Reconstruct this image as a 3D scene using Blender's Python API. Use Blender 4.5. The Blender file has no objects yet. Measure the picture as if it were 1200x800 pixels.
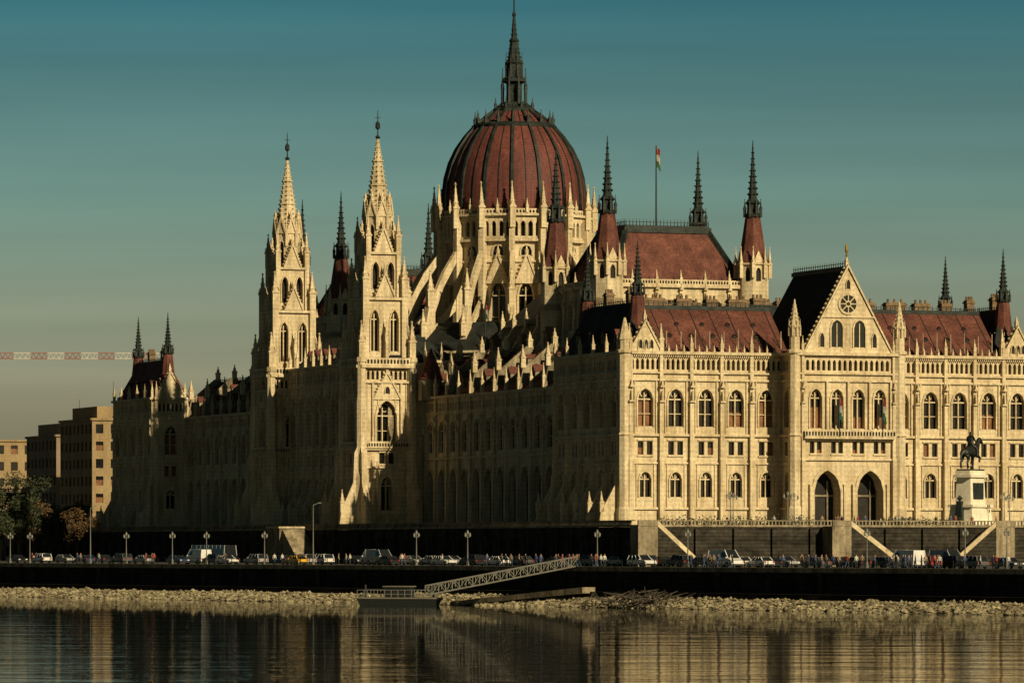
import bpy, math, random
from mathutils import Vector, Matrix
R=random.Random(7)
S=bpy.context.scene
COL=S.collection
# ------------------------------------------------------------------ materials
def newmat(name):
    m=bpy.data.materials.new(name); m.use_nodes=True
    nt=m.node_tree; b=nt.nodes['Principled BSDF']; return m,nt,b
def noisy(name,c1,c2,scale=0.4,rough=0.85,c3=None,stretch=(1,1,1),fine=3.0,finec=0.25,bump=0.0,metal=0.0,spec=None,bands=None,streak=0.0):
    m,nt,b=newmat(name); N=nt.nodes; L=nt.links
    tc=N.new('ShaderNodeTexCoord'); mp=N.new('ShaderNodeMapping'); mp.inputs['Scale'].default_value=stretch
    L.new(tc.outputs['Object'],mp.inputs['Vector'])
    n1=N.new('ShaderNodeTexNoise'); n1.inputs['Scale'].default_value=scale; n1.inputs['Detail'].default_value=5
    L.new(mp.outputs[0],n1.inputs['Vector'])
    cr=N.new('ShaderNodeValToRGB'); cr.color_ramp.elements[0].position=0.35; cr.color_ramp.elements[1].position=0.65
    cr.color_ramp.elements[0].color=(*c1,1); cr.color_ramp.elements[1].color=(*c2,1)
    if c3:
        e=cr.color_ramp.elements.new(0.5); e.color=(*c3,1)
    L.new(n1.outputs['Fac'],cr.inputs['Fac'])
    n2=N.new('ShaderNodeTexNoise'); n2.inputs['Scale'].default_value=fine; n2.inputs['Detail'].default_value=3
    L.new(tc.outputs['Object'],n2.inputs['Vector'])
    mr=N.new('ShaderNodeMapRange'); mr.inputs[1].default_value=0.3; mr.inputs[2].default_value=0.7
    mr.inputs[3].default_value=1-finec; mr.inputs[4].default_value=1+finec*0.5
    L.new(n2.outputs['Fac'],mr.inputs[0])
    mx=N.new('ShaderNodeMix'); mx.data_type='RGBA'; mx.blend_type='MULTIPLY'; mx.inputs[0].default_value=1
    L.new(cr.outputs[0],mx.inputs[6]); L.new(mr.outputs[0],mx.inputs[7])
    out=mx.outputs[2]
    def mult(out,fac):
        m2=N.new('ShaderNodeMix'); m2.data_type='RGBA'; m2.blend_type='MULTIPLY'; m2.inputs[0].default_value=1
        L.new(out,m2.inputs[6]); L.new(fac,m2.inputs[7]); return m2.outputs[2]
    if bands:
        w=N.new('ShaderNodeTexWave'); w.bands_direction='Z'; w.inputs['Scale'].default_value=bands[0]; w.inputs['Distortion'].default_value=0.6
        L.new(tc.outputs['Object'],w.inputs['Vector'])
        m3=N.new('ShaderNodeMapRange'); m3.inputs[3].default_value=1-bands[1]; m3.inputs[4].default_value=1.0
        L.new(w.outputs['Fac'],m3.inputs[0]); out=mult(out,m3.outputs[0])
    if streak>0:
        mq=N.new('ShaderNodeMapping'); mq.inputs['Scale'].default_value=(2.2,2.2,.16); L.new(tc.outputs['Object'],mq.inputs[0])
        n3=N.new('ShaderNodeTexNoise'); n3.inputs['Scale'].default_value=1.0; n3.inputs['Detail'].default_value=3; L.new(mq.outputs[0],n3.inputs[0])
        m4=N.new('ShaderNodeMapRange'); m4.inputs[1].default_value=.35; m4.inputs[2].default_value=.6; m4.inputs[3].default_value=1-streak; m4.inputs[4].default_value=1.0
        L.new(n3.outputs['Fac'],m4.inputs[0]); out=mult(out,m4.outputs[0])
    L.new(out,b.inputs['Base Color'])
    b.inputs['Roughness'].default_value=rough; b.inputs['Metallic'].default_value=metal
    if spec is not None: b.inputs['Specular IOR Level'].default_value=spec
    if bump>0:
        bp=N.new('ShaderNodeBump'); bp.inputs['Strength'].default_value=bump; bp.inputs['Distance'].default_value=0.15
        L.new(n2.outputs['Fac'],bp.inputs['Height']); L.new(bp.outputs[0],b.inputs['Normal'])
    return m
MAT={}
MAT['stone']=noisy('limestone',(0.54,0.43,0.255),(0.74,0.62,0.40),0.35,0.9,(0.67,0.545,0.345),(1.3,1.3,0.5),2.4,0.22,0.35,spec=0.12,bands=(.42,.10),streak=.26)
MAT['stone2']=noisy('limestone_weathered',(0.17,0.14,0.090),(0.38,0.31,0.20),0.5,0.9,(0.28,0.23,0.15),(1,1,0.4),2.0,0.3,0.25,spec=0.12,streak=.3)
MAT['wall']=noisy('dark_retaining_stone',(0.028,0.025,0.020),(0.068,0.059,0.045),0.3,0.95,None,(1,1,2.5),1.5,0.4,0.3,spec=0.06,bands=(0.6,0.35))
MAT['roof']=noisy('red_roof_tile',(0.115,0.043,0.032),(0.215,0.080,0.058),0.35,0.8,(0.16,0.060,0.043),(1,1,1),3.0,0.35,0.3,spec=0.2,bands=(0.9,0.3),streak=.25)
MAT['dome']=noisy('dome_red_roof',(0.125,0.040,0.033),(0.19,0.060,0.048),0.3,0.65,None,(1,1,0.3),2.0,0.25,0.2,spec=0.2,bands=(0.7,0.25),streak=.25)
MAT['iron']=noisy('dark_ironwork',(0.010,0.015,0.013),(0.030,0.038,0.032),0.8,0.6,None,(1,1,1),3,0.3,0.2,spec=0.25)
MAT['slate_and_shade']=noisy('dark_slate_and_shade',(0.014,0.018,0.016),(0.032,0.036,0.032),0.5,0.8,None,(1,1,1),3,0.3,0.2,spec=0.2,bands=(0.9,0.3))  # roof slate; also the shade painted on the south gable's left slope
MAT['glass']=noisy('window_glass',(0.006,0.007,0.007),(0.016,0.016,0.015),0.6,0.15,None,(1,1,1),3,0.3,0,spec=0.3)
MAT['blind']=noisy('window_blind',(0.13,0.05,0.015),(0.24,0.10,0.03),0.8,0.7,None,(1,1,1),3,0.3)
MAT['dark']=noisy('dark_recess',(0.012,0.010,0.008),(0.026,0.022,0.017),0.6,0.95,None,(1,1,1),3,0.3)  # near-black panels stand in for the shade inside openings
MAT['brick']=noisy('chimney_brick',(0.12,0.08,0.04),(0.24,0.16,0.09),0.8,0.9,None,(1,1,1),3,0.3)
MAT['gold']=noisy('gilded_ornament',(0.35,0.24,0.06),(0.5,0.35,0.1),1,0.4,metal=0.6)
MAT['white']=noisy('white_marble',(0.64,0.57,0.43),(0.78,0.71,0.55),0.6,0.8,None,(1,1,1),3,0.15,spec=.2)
def flat(name,c,rough=0.6,metal=0.0):
    return noisy(name,tuple(x*0.88 for x in c),tuple(x*1.1 for x in c),1.2,rough,None,(1,1,1),6,0.12,0,metal)
# ------------------------------------------------------------------ mesh builder
class MB:
    def __init__(s): s.V=[];s.F=[];s.M=[];s.ms=[]
    def mi(s,m):
        if m not in s.ms: s.ms.append(m)
        return s.ms.index(m)
    def poly(s,pts,m):
        k=len(s.V); s.V.extend(pts); s.F.append(tuple(range(k,k+len(pts)))); s.M.append(s.mi(m))
    def hexa(s,p,m):
        k=len(s.V); s.V.extend(p); i=s.mi(m)
        for q in ((0,3,2,1),(4,5,6,7),(0,1,5,4),(1,2,6,5),(2,3,7,6),(3,0,4,7)):
            s.F.append(tuple(k+a for a in q)); s.M.append(i)
    def bx(s,x0,x1,y0,y1,z0,z1,m):
        s.hexa([(x0,y0,z0),(x1,y0,z0),(x1,y1,z0),(x0,y1,z0),(x0,y0,z1),(x1,y0,z1),(x1,y1,z1),(x0,y1,z1)],m)
    def frust(s,x,y,z0,z1,a0,b0,a1,b1,m):
        s.hexa([(x-a0,y-b0,z0),(x+a0,y-b0,z0),(x+a0,y+b0,z0),(x-a0,y+b0,z0),(x-a1,y-b1,z1),(x+a1,y-b1,z1),(x+a1,y+b1,z1),(x-a1,y+b1,z1)],m)
    def fb(s,f,s0,s1,d0,d1,z0,z1,m):
        s.hexa([P(f,s0,d0,z0),P(f,s1,d0,z0),P(f,s1,d1,z0),P(f,s0,d1,z0),P(f,s0,d0,z1),P(f,s1,d0,z1),P(f,s1,d1,z1),P(f,s0,d1,z1)],m)
    def lathe(s,x,y,prof,n,m,rot=0.0,cap=True):
        k=len(s.V); i=s.mi(m)
        for r,z in prof:
            for j in range(n):
                a=rot+2*math.pi*j/n
                s.V.append((x+r*math.cos(a),y+r*math.sin(a),z))
        for a in range(len(prof)-1):
            for j in range(n):
                s.F.append((k+a*n+j,k+a*n+(j+1)%n,k+(a+1)*n+(j+1)%n,k+(a+1)*n+j)); s.M.append(i)
        if cap:
            s.F.append(tuple(k+(len(prof)-1)*n+j for j in range(n))); s.M.append(i)
            s.F.append(tuple(k+n-1-j for j in range(n))); s.M.append(i)
    def octa(s,x,y,z,r,m,rz=None):
        rz=rz or r
        k=len(s.V); i=s.mi(m)
        s.V.extend([(x+r,y,z),(x,y+r,z),(x-r,y,z),(x,y-r,z),(x,y,z+rz),(x,y,z-rz)])
        for a in range(4):
            s.F.append((k+a,k+(a+1)%4,k+4)); s.M.append(i)
            s.F.append((k+(a+1)%4,k+a,k+5)); s.M.append(i)
    def beam(s,p,q,w,m):
        p=Vector(p);q=Vector(q);d=(q-p)
        if d.length<1e-5: return
        d.normalize(); up=Vector((0,0,1)) if abs(d.z)<0.95 else Vector((1,0,0))
        a=d.cross(up).normalized()*w/2; b=d.cross(a).normalized()*w/2
        s.hexa([tuple(p-a-b),tuple(p+a-b),tuple(p+a+b),tuple(p-a+b),tuple(q-a-b),tuple(q+a-b),tuple(q+a+b),tuple(q-a+b)],m)
    def cyl(s,p,q,r0,r1,n,m):
        p=Vector(p);q=Vector(q);d=(q-p).normalized(); up=Vector((0,0,1)) if abs(d.z)<0.95 else Vector((1,0,0))
        a=d.cross(up).normalized(); b=d.cross(a).normalized(); k=len(s.V); i=s.mi(m)
        for c,r in ((p,r0),(q,r1)):
            for j in range(n):
                t=2*math.pi*j/n; s.V.append(tuple(c+a*math.cos(t)*r+b*math.sin(t)*r))
        for j in range(n):
            s.F.append((k+j,k+(j+1)%n,k+n+(j+1)%n,k+n+j)); s.M.append(i)
        s.F.append(tuple(k+j for j in range(n))); s.M.append(i)
        s.F.append(tuple(k+n+j for j in range(n))); s.M.append(i)
    def mesh(s,name,smooth=False):
        me=bpy.data.meshes.new(name); me.from_pydata(s.V,[],s.F)
        for m in s.ms: me.materials.append(MAT[m] if isinstance(m,str) else m)
        me.polygons.foreach_set('material_index',s.M)
        if smooth: me.polygons.foreach_set('use_smooth',[True]*len(s.F))
        me.update(); return me
    def obj(s,name,parent=None,smooth=False,loc=None,rot=0):
        o=bpy.data.objects.new(name,s.mesh(name,smooth)); COL.objects.link(o)
        if parent: o.parent=parent
        if loc: o.location=loc
        o.rotation_euler[2]=rot
        return o
def P(f,s,d,z): return (f[0]+f[2]*s+f[4]*d, f[1]+f[3]*s+f[5]*d, z)
def FR(x,y,dx,dy,nx,ny): return (x,y,dx,dy,nx,ny)
def arcz(x,h,rise):
    if rise<=0: return 0.0
    Rr=(h*h+rise*rise)/(2*h); cx=Rr-h; ax=-abs(x)
    return math.sqrt(max(0,Rr*Rr-(ax-cx)**2))
def arch_panel(mb,f,s0,s1,z0,z1,c,w,zb,zs,rise,depth,m='stone',g='glass',d=0.0,n=6,mull=0,hood=0.0,blind=0.0):
    h=w/2
    if rise<=0: n=1
    xs=[c-h+w*i/n for i in range(n+1)]; az=[zs+arcz(x-c,h,rise) for x in xs]
    if c-h>s0+1e-4: mb.poly([P(f,s0,d,z0),P(f,c-h,d,z0),P(f,c-h,d,z1),P(f,s0,d,z1)],m)
    if s1>c+h+1e-4: mb.poly([P(f,c+h,d,z0),P(f,s1,d,z0),P(f,s1,d,z1),P(f,c+h,d,z1)],m)
    if zb>z0+1e-4: mb.poly([P(f,c-h,d,z0),P(f,c+h,d,z0),P(f,c+h,d,zb),P(f,c-h,d,zb)],m)
    for i in range(n):
        mb.poly([P(f,xs[i],d,az[i]),P(f,xs[i+1],d,az[i+1]),P(f,xs[i+1],d,z1),P(f,xs[i],d,z1)],m)
        mb.poly([P(f,xs[i],d,az[i]),P(f,xs[i+1],d,az[i+1]),P(f,xs[i+1],d-depth,az[i+1]),P(f,xs[i],d-depth,az[i])],m)
    mb.poly([P(f,c-h,d,zb),P(f,c-h,d,zs),P(f,c-h,d-depth,zs),P(f,c-h,d-depth,zb)],m)
    mb.poly([P(f,c+h,d,zb),P(f,c+h,d,zs),P(f,c+h,d-depth,zs),P(f,c+h,d-depth,zb)],m)
    mb.poly([P(f,c-h,d,zb),P(f,c+h,d,zb),P(f,c+h,d-depth,zb),P(f,c-h,d-depth,zb)],m)
    if g: mb.poly([P(f,c-h,d-depth,zb),P(f,c+h,d-depth,zb)]+[P(f,xs[i],d-depth,az[i]) for i in range(n,-1,-1)],g)
    if blind>0:
        hh=(zs-zb)*blind
        mb.poly([P(f,c-h,d-depth+.03,zb),P(f,c+h,d-depth+.03,zb),P(f,c+h,d-depth+.03,zb+hh),P(f,c-h,d-depth+.03,zb+hh)],'blind')
    if mull:
        t=0.09
        for k in range(1,mull+1):
            xx=c-h+w*k/(mull+1); top=zs+arcz(xx-c,h,rise)*(0.62 if rise>0 else 1)
            mb.fb(f,xx-t,xx+t,d-depth+.05,d-depth*.45,zb,top,m)
        if rise>0:
            mb.fb(f,c-h,c+h,d-depth+.06,d-depth*.5,zs-.1,zs+.1,m)
            if w>2.2: mb.fb(f,c-h,c+h,d-depth+.06,d-depth*.6,zb+(zs-zb)*.45,zb+(zs-zb)*.45+.12,m)
            cz=zs+rise*0.55; rr=h*0.36; q=8
            for k in range(q):
                a0=2*math.pi*k/q;a1=2*math.pi*(k+1)/q
                mb.poly([P(f,c+rr*math.cos(a0),d-depth+.1,cz+rr*math.sin(a0)),P(f,c+rr*math.cos(a1),d-depth+.1,cz+rr*math.sin(a1)),P(f,c+(rr+.16)*math.cos(a1),d-depth+.1,cz+(rr+.16)*math.sin(a1)),P(f,c+(rr+.16)*math.cos(a0),d-depth+.1,cz+(rr+.16)*math.sin(a0))],m)
    if hood>0: hoodring(mb,f,c,h,zb,zs,rise,d,hood,m,n)
def hoodring(mb,f,c,h,zb,zs,rise,d,wd,m,n=6):
    o=0.2
    pin=[(c-h,zb)]+[(c-h+2*h*i/n,zs+arcz(-h+2*h*i/n,h,rise)) for i in range(n+1)]+[(c+h,zb)]
    H=h+wd
    pout=[(c-H,zb)]+[(c-H+2*H*i/n,zs+arcz(-H+2*H*i/n,H,rise+wd*1.2)) for i in range(n+1)]+[(c+H,zb)]
    for i in range(len(pin)-1):
        a,b,e,g=pin[i],pin[i+1],pout[i+1],pout[i]
        mb.poly([P(f,a[0],d+o,a[1]),P(f,b[0],d+o,b[1]),P(f,e[0],d+o,e[1]),P(f,g[0],d+o,g[1])],m)
        mb.poly([P(f,g[0],d,g[1]),P(f,e[0],d,e[1]),P(f,e[0],d+o,e[1]),P(f,g[0],d+o,g[1])],m)
        mb.poly([P(f,a[0],d,a[1]),P(f,b[0],d,b[1]),P(f,b[0],d+o,b[1]),P(f,a[0],d+o,a[1])],m)
def blind_arch(mb,f,c,w,zb,zs,rise,d,m='stone',g='glass',hood=.2,mull=0,n=6):
    h=w/2
    xs=[c-h+w*i/n for i in range(n+1)]; az=[zs+arcz(x-c,h,rise) for x in xs]
    mb.poly([P(f,c-h,d+.02,zb),P(f,c+h,d+.02,zb)]+[P(f,xs[i],d+.02,az[i]) for i in range(n,-1,-1)],g)
    hoodring(mb,f,c,h,zb,zs,rise,d,hood,m,n)
    if mull: mb.fb(f,c-.07,c+.07,d+.03,d+.12,zb,zs+rise*.6,m)
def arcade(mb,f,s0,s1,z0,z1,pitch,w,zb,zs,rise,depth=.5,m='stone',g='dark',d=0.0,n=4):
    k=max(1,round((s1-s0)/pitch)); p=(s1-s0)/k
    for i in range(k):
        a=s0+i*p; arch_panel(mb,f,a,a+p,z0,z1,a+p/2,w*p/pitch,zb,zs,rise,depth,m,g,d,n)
def crockets(mb,x,y,z0,r0,z1,r1,n,m,step=1.0,size=.22,rot=0):
    k=max(1,int((z1-z0)/step))
    for i in range(k):
        t=(i+.5)/k; r=r0+(r1-r0)*t; sz=size*(1-.55*t)
        for j in range(n):
            a=rot+2*math.pi*j/n
            mb.octa(x+(r+sz*.4)*math.cos(a),y+(r+sz*.4)*math.sin(a),z0+(z1-z0)*t,sz,m)
def pinnacle(mb,x,y,z0,w,h,m='stone',crk=True):
    a=w/2; zs=z0+h*.42
    mb.bx(x-a,x+a,y-a,y+a,z0,zs,m)
    mb.bx(x-a*1.25,x+a*1.25,y-a*1.25,y+a*1.25,zs,zs+h*.04,m)
    for dx,dy in ((1,0),(-1,0),(0,1),(0,-1)):
        px,py=-dy,dx; q=a*1.2
        mb.poly([(x+dx*q-px*a,y+dy*q-py*a,zs+h*.04),(x+dx*q+px*a,y+dy*q+py*a,zs+h*.04),(x+dx*q,y+dy*q,zs+h*.17)],m)
    mb.lathe(x,y,[(a*1.15,zs+h*.04),(a*.12,z0+h*.95)],4,m,math.pi/4)
    mb.octa(x,y,z0+h*.95,a*.42,m,h*.05)
    if crk and h>2.2: crockets(mb,x,y,zs+h*.08,a*1.0,z0+h*.9,a*.2,4,m,max(.6,h*.12),a*.35,math.pi/4)
def iron_spire(mb,x,y,z0,r,z1,m='iron'):
    h=z1-z0
    mb.lathe(x,y,[(r*1.25,z0),(r*1.35,z0+h*.03),(r*.85,z0+h*.05),(r*.8,z0+h*.16),(r*1.1,z0+h*.18),(r*.62,z0+h*.24),(r*.3,z0+h*.6),(r*.12,z0+h*.86),(r*.05,z1)],8,m)
    for j in range(8):
        a=math.pi/4*j; pinnacle(mb,x+r*1.15*math.cos(a),y+r*1.15*math.sin(a),z0,r*.28,h*.24,m,False)
    crockets(mb,x,y,z0+h*.26,r*.6,z0+h*.8,r*.18,8,m,h*.07,r*.2)
    mb.octa(x,y,z0+h*.84,r*.28,m); mb.octa(x,y,z0+h*.9,r*.18,m)
def ring(x,y,r,n,rot=0.0):
    out=[]
    for j in range(n):
        a=rot+2*math.pi*j/n; b=rot+2*math.pi*(j+1)/n
        p=(x+r*math.cos(a),y+r*math.sin(a)); q=(x+r*math.cos(b),y+r*math.sin(b))
        w=math.hypot(q[0]-p[0],q[1]-p[1]); dx,dy=(q[0]-p[0])/w,(q[1]-p[1])/w; c=(a+b)/2
        out.append((FR(p[0],p[1],dx,dy,math.cos(c),math.sin(c)),w))
    return out
def turret(mb,x,y,zb,zs,r,zc,zt,rc,m='stone',roof='roof'):
    for f,w in ring(x,y,r,8,math.pi/8):
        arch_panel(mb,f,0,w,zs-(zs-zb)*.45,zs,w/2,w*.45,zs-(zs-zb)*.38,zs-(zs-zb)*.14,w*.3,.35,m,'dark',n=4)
    mb.lathe(x,y,[(r*1.0,zb),(r*1.0,zs-(zs-zb)*.45)],8,m,math.pi/8,True)
    mb.lathe(x,y,[(r*1.02,zs),(r*1.14,zs+.15),(r*1.14,zs+.4),(r*1.0,zs+.45)],8,m,math.pi/8)
    mb.lathe(x,y,[(r*1.0,zs+.45),(r*.8,zs+(zc-zs)*.3),(rc,zc)],8,roof,math.pi/8)
    for j in range(8):
        a=math.pi/8+math.pi/4*j
        pinnacle(mb,x+r*1.08*math.cos(a),y+r*1.08*math.sin(a),zs-(zs-zb)*.3,r*.22,(zs-zb)*.3+r*1.25,m,False)
    for j in range(4):
        a=math.pi/2*j
        q=r*.92
        dx,dy=math.cos(a),math.sin(a)
        mb.poly([(x+dx*q-dy*r*.36,y+dy*q+dx*r*.36,zs+.45),(x+dx*q+dy*r*.36,y+dy*q-dx*r*.36,zs+.45),(x+dx*q,y+dy*q,zs+r*.95)],m)
    iron_spire(mb,x,y,zc,rc,zt)
def exsz(mb,f,pts,d0,d1,m):
    mb.poly([P(f,s,d1,z) for s,z in pts],m); mb.poly([P(f,s,d0,z) for s,z in pts],m)
    for i in range(len(pts)):
        a=pts[i];b=pts[(i+1)%len(pts)]
        mb.poly([P(f,a[0],d0,a[1]),P(f,b[0],d0,b[1]),P(f,b[0],d1,b[1]),P(f,a[0],d1,a[1])],m)
def exdz(mb,f,pts,s0,s1,m):
    mb.poly([P(f,s0,d,z) for d,z in pts],m); mb.poly([P(f,s1,d,z) for d,z in pts],m)
    for i in range(len(pts)):
        a=pts[i];b=pts[(i+1)%len(pts)]
        mb.poly([P(f,s0,a[0],a[1]),P(f,s0,b[0],b[1]),P(f,s1,b[0],b[1]),P(f,s1,a[0],a[1])],m)
def gable(mb,f,c,w,z0,za,d0,d1,m='stone',crk=.8):
    exsz(mb,f,[(c-w/2,z0),(c+w/2,z0),(c,za)],d0,d1,m)
    L=math.hypot(w/2,za-z0); k=int(L/crk)
    for sg in (-1,1):
        t=.28
        exsz(mb,f,[(c+sg*w/2,z0),(c+sg*(w/2+t),z0),(c,za+t*2*(za-z0)/w),(c,za)],d0-.05,d1+.22,m)
        for i in range(k):
            u=(i+.5)/k; q=P(f,c+sg*(w/2*(1-u)+t),(d0+d1)/2+.1,z0+(za-z0)*u+.2); mb.octa(q[0],q[1],q[2],.26,m)
    q=P(f,c,(d0+d1)/2,za); pinnacle(mb,q[0],q[1],za,.5,2.0,m,False)
def pier(mb,f,s,w,z0,z1,d=.55,pin=2.4,m='stone'):
    zm=z0+(z1-z0)*.38; zq=z0+(z1-z0)*.72
    mb.fb(f,s-w/2,s+w/2,-.05,d,z0,zm,m); mb.fb(f,s-w*.42,s+w*.42,-.05,d*.8,zm,zq,m); mb.fb(f,s-w*.34,s+w*.34,-.05,d*.62,zq,z1,m)
    exdz(mb,f,[(d*.8,zm),(d,zm),(d*.8,zm+.5)],s-w/2,s+w/2,m)
    mb.fb(f,s-w*.55,s+w*.55,d*.6,d*1.25,zq-.25,zq,m)
    q=P(f,s,d*1.05,0); mb.lathe(q[0],q[1],[(.16,zq),(.2,zq+.5),(.14,zq+1.15),(.08,zq+1.25),(.12,zq+1.4),(.05,zq+1.6)],6,m)
    mb.fb(f,s-w*.45,s+w*.45,d*.5,d*1.3,zq+2.0,zq+2.25,m); mb.lathe(q[0],q[1],[(.3,zq+2.25),(.04,zq+3.2)],4,m,math.pi/4)
    q=P(f,s,d*.3,0); pinnacle(mb,q[0],q[1],z1,w*.62,pin,m,False)
def course(mb,f,s0,s1,z,h,p,m='stone'):
    mb.fb(f,s0,s1,-.04,p,z,z+h,m)
def floors(mb,f,edges,spec,m='stone'):
    for i in range(len(edges)-1):
        a,b=edges[i],edges[i+1]; c=(a+b)/2
        for fl in spec:
            k=fl[0]
            if k=='plain': mb.poly([P(f,a,0,fl[1]),P(f,b,0,fl[1]),P(f,b,0,fl[2]),P(f,a,0,fl[2])],m)
            elif k=='arch':
                _,z0,z1,w,zb,zs,rise,dep,mu,bl=fl
                arch_panel(mb,f,a,b,z0,z1,c,w,zb,zs,rise,dep,m,'glass',0,8,mu,.24,bl*R.choice([.55,.75,.9,1.0,0.0]) if bl else 0)
            elif k=='pair':
                _,z0,z1,w,gap,zb,zt,bl=fl
                arch_panel(mb,f,a,c,z0,z1,c-gap/2,w,zb,zt,0,.5,m,'glass',0,1,0,0,bl*R.choice([0,0,.6,1]))
                arch_panel(mb,f,c,b,z0,z1,c+gap/2,w,zb,zt,0,.5,m,'glass',0,1,0,0,bl*R.choice([0,0,.6,1]))
                mb.fb(f,c-gap/2-w*.62,c+gap/2+w*.62,-.03,.2,zb-.3,zb-.08,m)
                mb.fb(f,c-gap/2-w*.62,c+gap/2+w*.62,-.03,.2,zt+.12,zt+.3,m)
            elif k=='arcade':
                _,z0,z1,p,w,zb,zs,rise=fl
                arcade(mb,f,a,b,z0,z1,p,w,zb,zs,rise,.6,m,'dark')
def hip(mb,x0,x1,y0,y1,z0,z1,ix,iy,m,top=None):
    a=[(x0,y0,z0),(x1,y0,z0),(x1,y1,z0),(x0,y1,z0)]; b=[(x0+ix,y0+iy,z1),(x1-ix,y0+iy,z1),(x1-ix,y1-iy,z1),(x0+ix,y1-iy,z1)]
    for i in range(4): mb.poly([a[i],a[(i+1)%4],b[(i+1)%4],b[i]],m)
    mb.poly(b,top or m)
def cresting(mb,p,q,h=.8,step=.7,m='iron'):
    p=Vector(p);q=Vector(q);L=(q-p).length;k=max(1,int(L/step))
    mb.beam(p+Vector((0,0,.1)),q+Vector((0,0,.1)),.25,m); mb.beam(p+Vector((0,0,h*.6)),q+Vector((0,0,h*.6)),.1,m)
    for i in range(k+1):
        c=p+(q-p)*(i/k); mb.lathe(c.x,c.y,[(.1,c.z),(.02,c.z+h)],4,m)
def dormer(mb,x,y,z,nx,ny,w=1.0,h=1.3,dep=2.2,m='roof',fr='stone2'):
    f=FR(x,y,-ny,nx,nx,ny)
    exsz(mb,f,[(-w/2,z),(w/2,z),(w/2,z+h*.6),(0,z+h),(-w/2,z+h*.6)],-dep,0,fr)
    for sg in (-1,1):
        mb.poly([P(f,0,.15,z+h+.1),P(f,sg*(w/2+.15),.15,z+h*.6-.05),P(f,sg*(w/2+.15),-dep,z+h*.6-.05),P(f,0,-dep,z+h+.1)],m)
    mb.poly([P(f,-w*.25,.02,z+.2),P(f,w*.25,.02,z+.2),P(f,w*.25,.02,z+h*.6),P(f,-w*.25,.02,z+h*.6)],'dark')
def chimney(mb,x,y,z,w=1.6,l=2.4,h=2.5):
    mb.bx(x-l/2,x+l/2,y-w/2,y+w/2,z,z+h,'brick'); mb.bx(x-l/2-.15,x+l/2+.15,y-w/2-.15,y+w/2+.15,z+h-.5,z+h-.25,'brick')
    for i in range(3): mb.lathe(x-l/3+i*l/3,y,[(.25,z+h),(.2,z+h+.6)],8,'brick')
# ------------------------------------------------------------------ parliament (local x = v across, y = u along river)
A=math.radians(21)
CX,CY=16.8,735.0
par=bpy.data.objects.new('parliament_building',None); COL.objects.link(par)
par.location=(CX,CY,0); par.rotation_euler[2]=A
def l2w(x,y): return (CX+x*math.cos(A)-y*math.sin(A), CY+x*math.sin(A)+y*math.cos(A))
ZB=10.8
SPEC=[('plain',ZB,14.2),('arch',14.2,20.6,1.9,15.5,18.2,1.1,.6,1,.0),('pair',20.6,25.0,.95,1.5,21.9,23.9,.9),('arch',25.0,33.2,2.5,26.2,30.3,1.6,.8,1,1),('plain',33.2,34.2),('arcade',34.2,37.1,.84,.5,34.8,36.1,.35)]
COURSES=[(13.6,.35,.35),(20.5,.25,.28),(24.7,.35,.45),(33.1,.3,.35),(34.2,.25,.45),(37.1,.45,.75)]
def crs(mb,f,s0,s1):
    for z,h,p in COURSES: course(mb,f,s0,s1,z,h,p)
# --- south facade
mb=MB()
fS=FR(0,0,1,0,0,-1)
edgesL=[1.1,6.1,11.1,16.1,21.05,26.2]; edgesR=[70-e for e in reversed(edgesL)]
for ed in (edgesL,edgesR):
    floors(mb,fS,ed,SPEC); crs(mb,fS,ed[0],ed[-1])
    for e in ed:
        if 25<e<45: continue
        pier(mb,fS,e,.8,ZB,37.6,.8,2.6)
    for i in range(len(ed)-1):
        c=(ed[i]+ed[i+1])/2
        for q in (-1.75,1.75): mb.fb(fS,c+q-.1,c+q+.1,-.03,.25,25.05,33.1,'stone')
        for q in (-1.45,1.45): mb.fb(fS,c+q-.08,c+q+.08,-.03,.18,13.95,20.5,'stone')
        for k in range(12):
            qq=ed[i]+.55+(ed[i+1]-ed[i]-1.1)*k/11; mb.fb(fS,qq-.08,qq+.08,-.03,.5,36.7,37.09,'stone')
        for k in range(3):
            qx=ed[i]+(ed[i+1]-ed[i])*(k+1)/4; pinnacle(mb,qx,-.3,37.5,.25,1.2,'stone',False)
for x in (0.4,69.6):
    mb.lathe(x,.4,[(1.25,ZB),(1.25,13.6),(1.1,14),(1.1,24.7),(1.25,24.9),(1.0,25.3),(1.0,37.1),(1.3,37.3),(1.3,37.7),(.9,37.8),(.9,39.2),(1.05,39.3),(.15,42.6)],8,'stone',math.pi/8)
for c in (3.6,66.4):
    gable(mb,fS,c,5.0,37.55,42.0,-.6,.25)
    for q in (-1,0,1): blind_arch(mb,fS,c+q*.9,.55,38.0,38.9,.4,.25,g='dark',hood=.1,n=4)
    for sg in (-2.6,2.6): pinnacle(mb,c+sg,0,37.5,.7,4.3)
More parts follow.
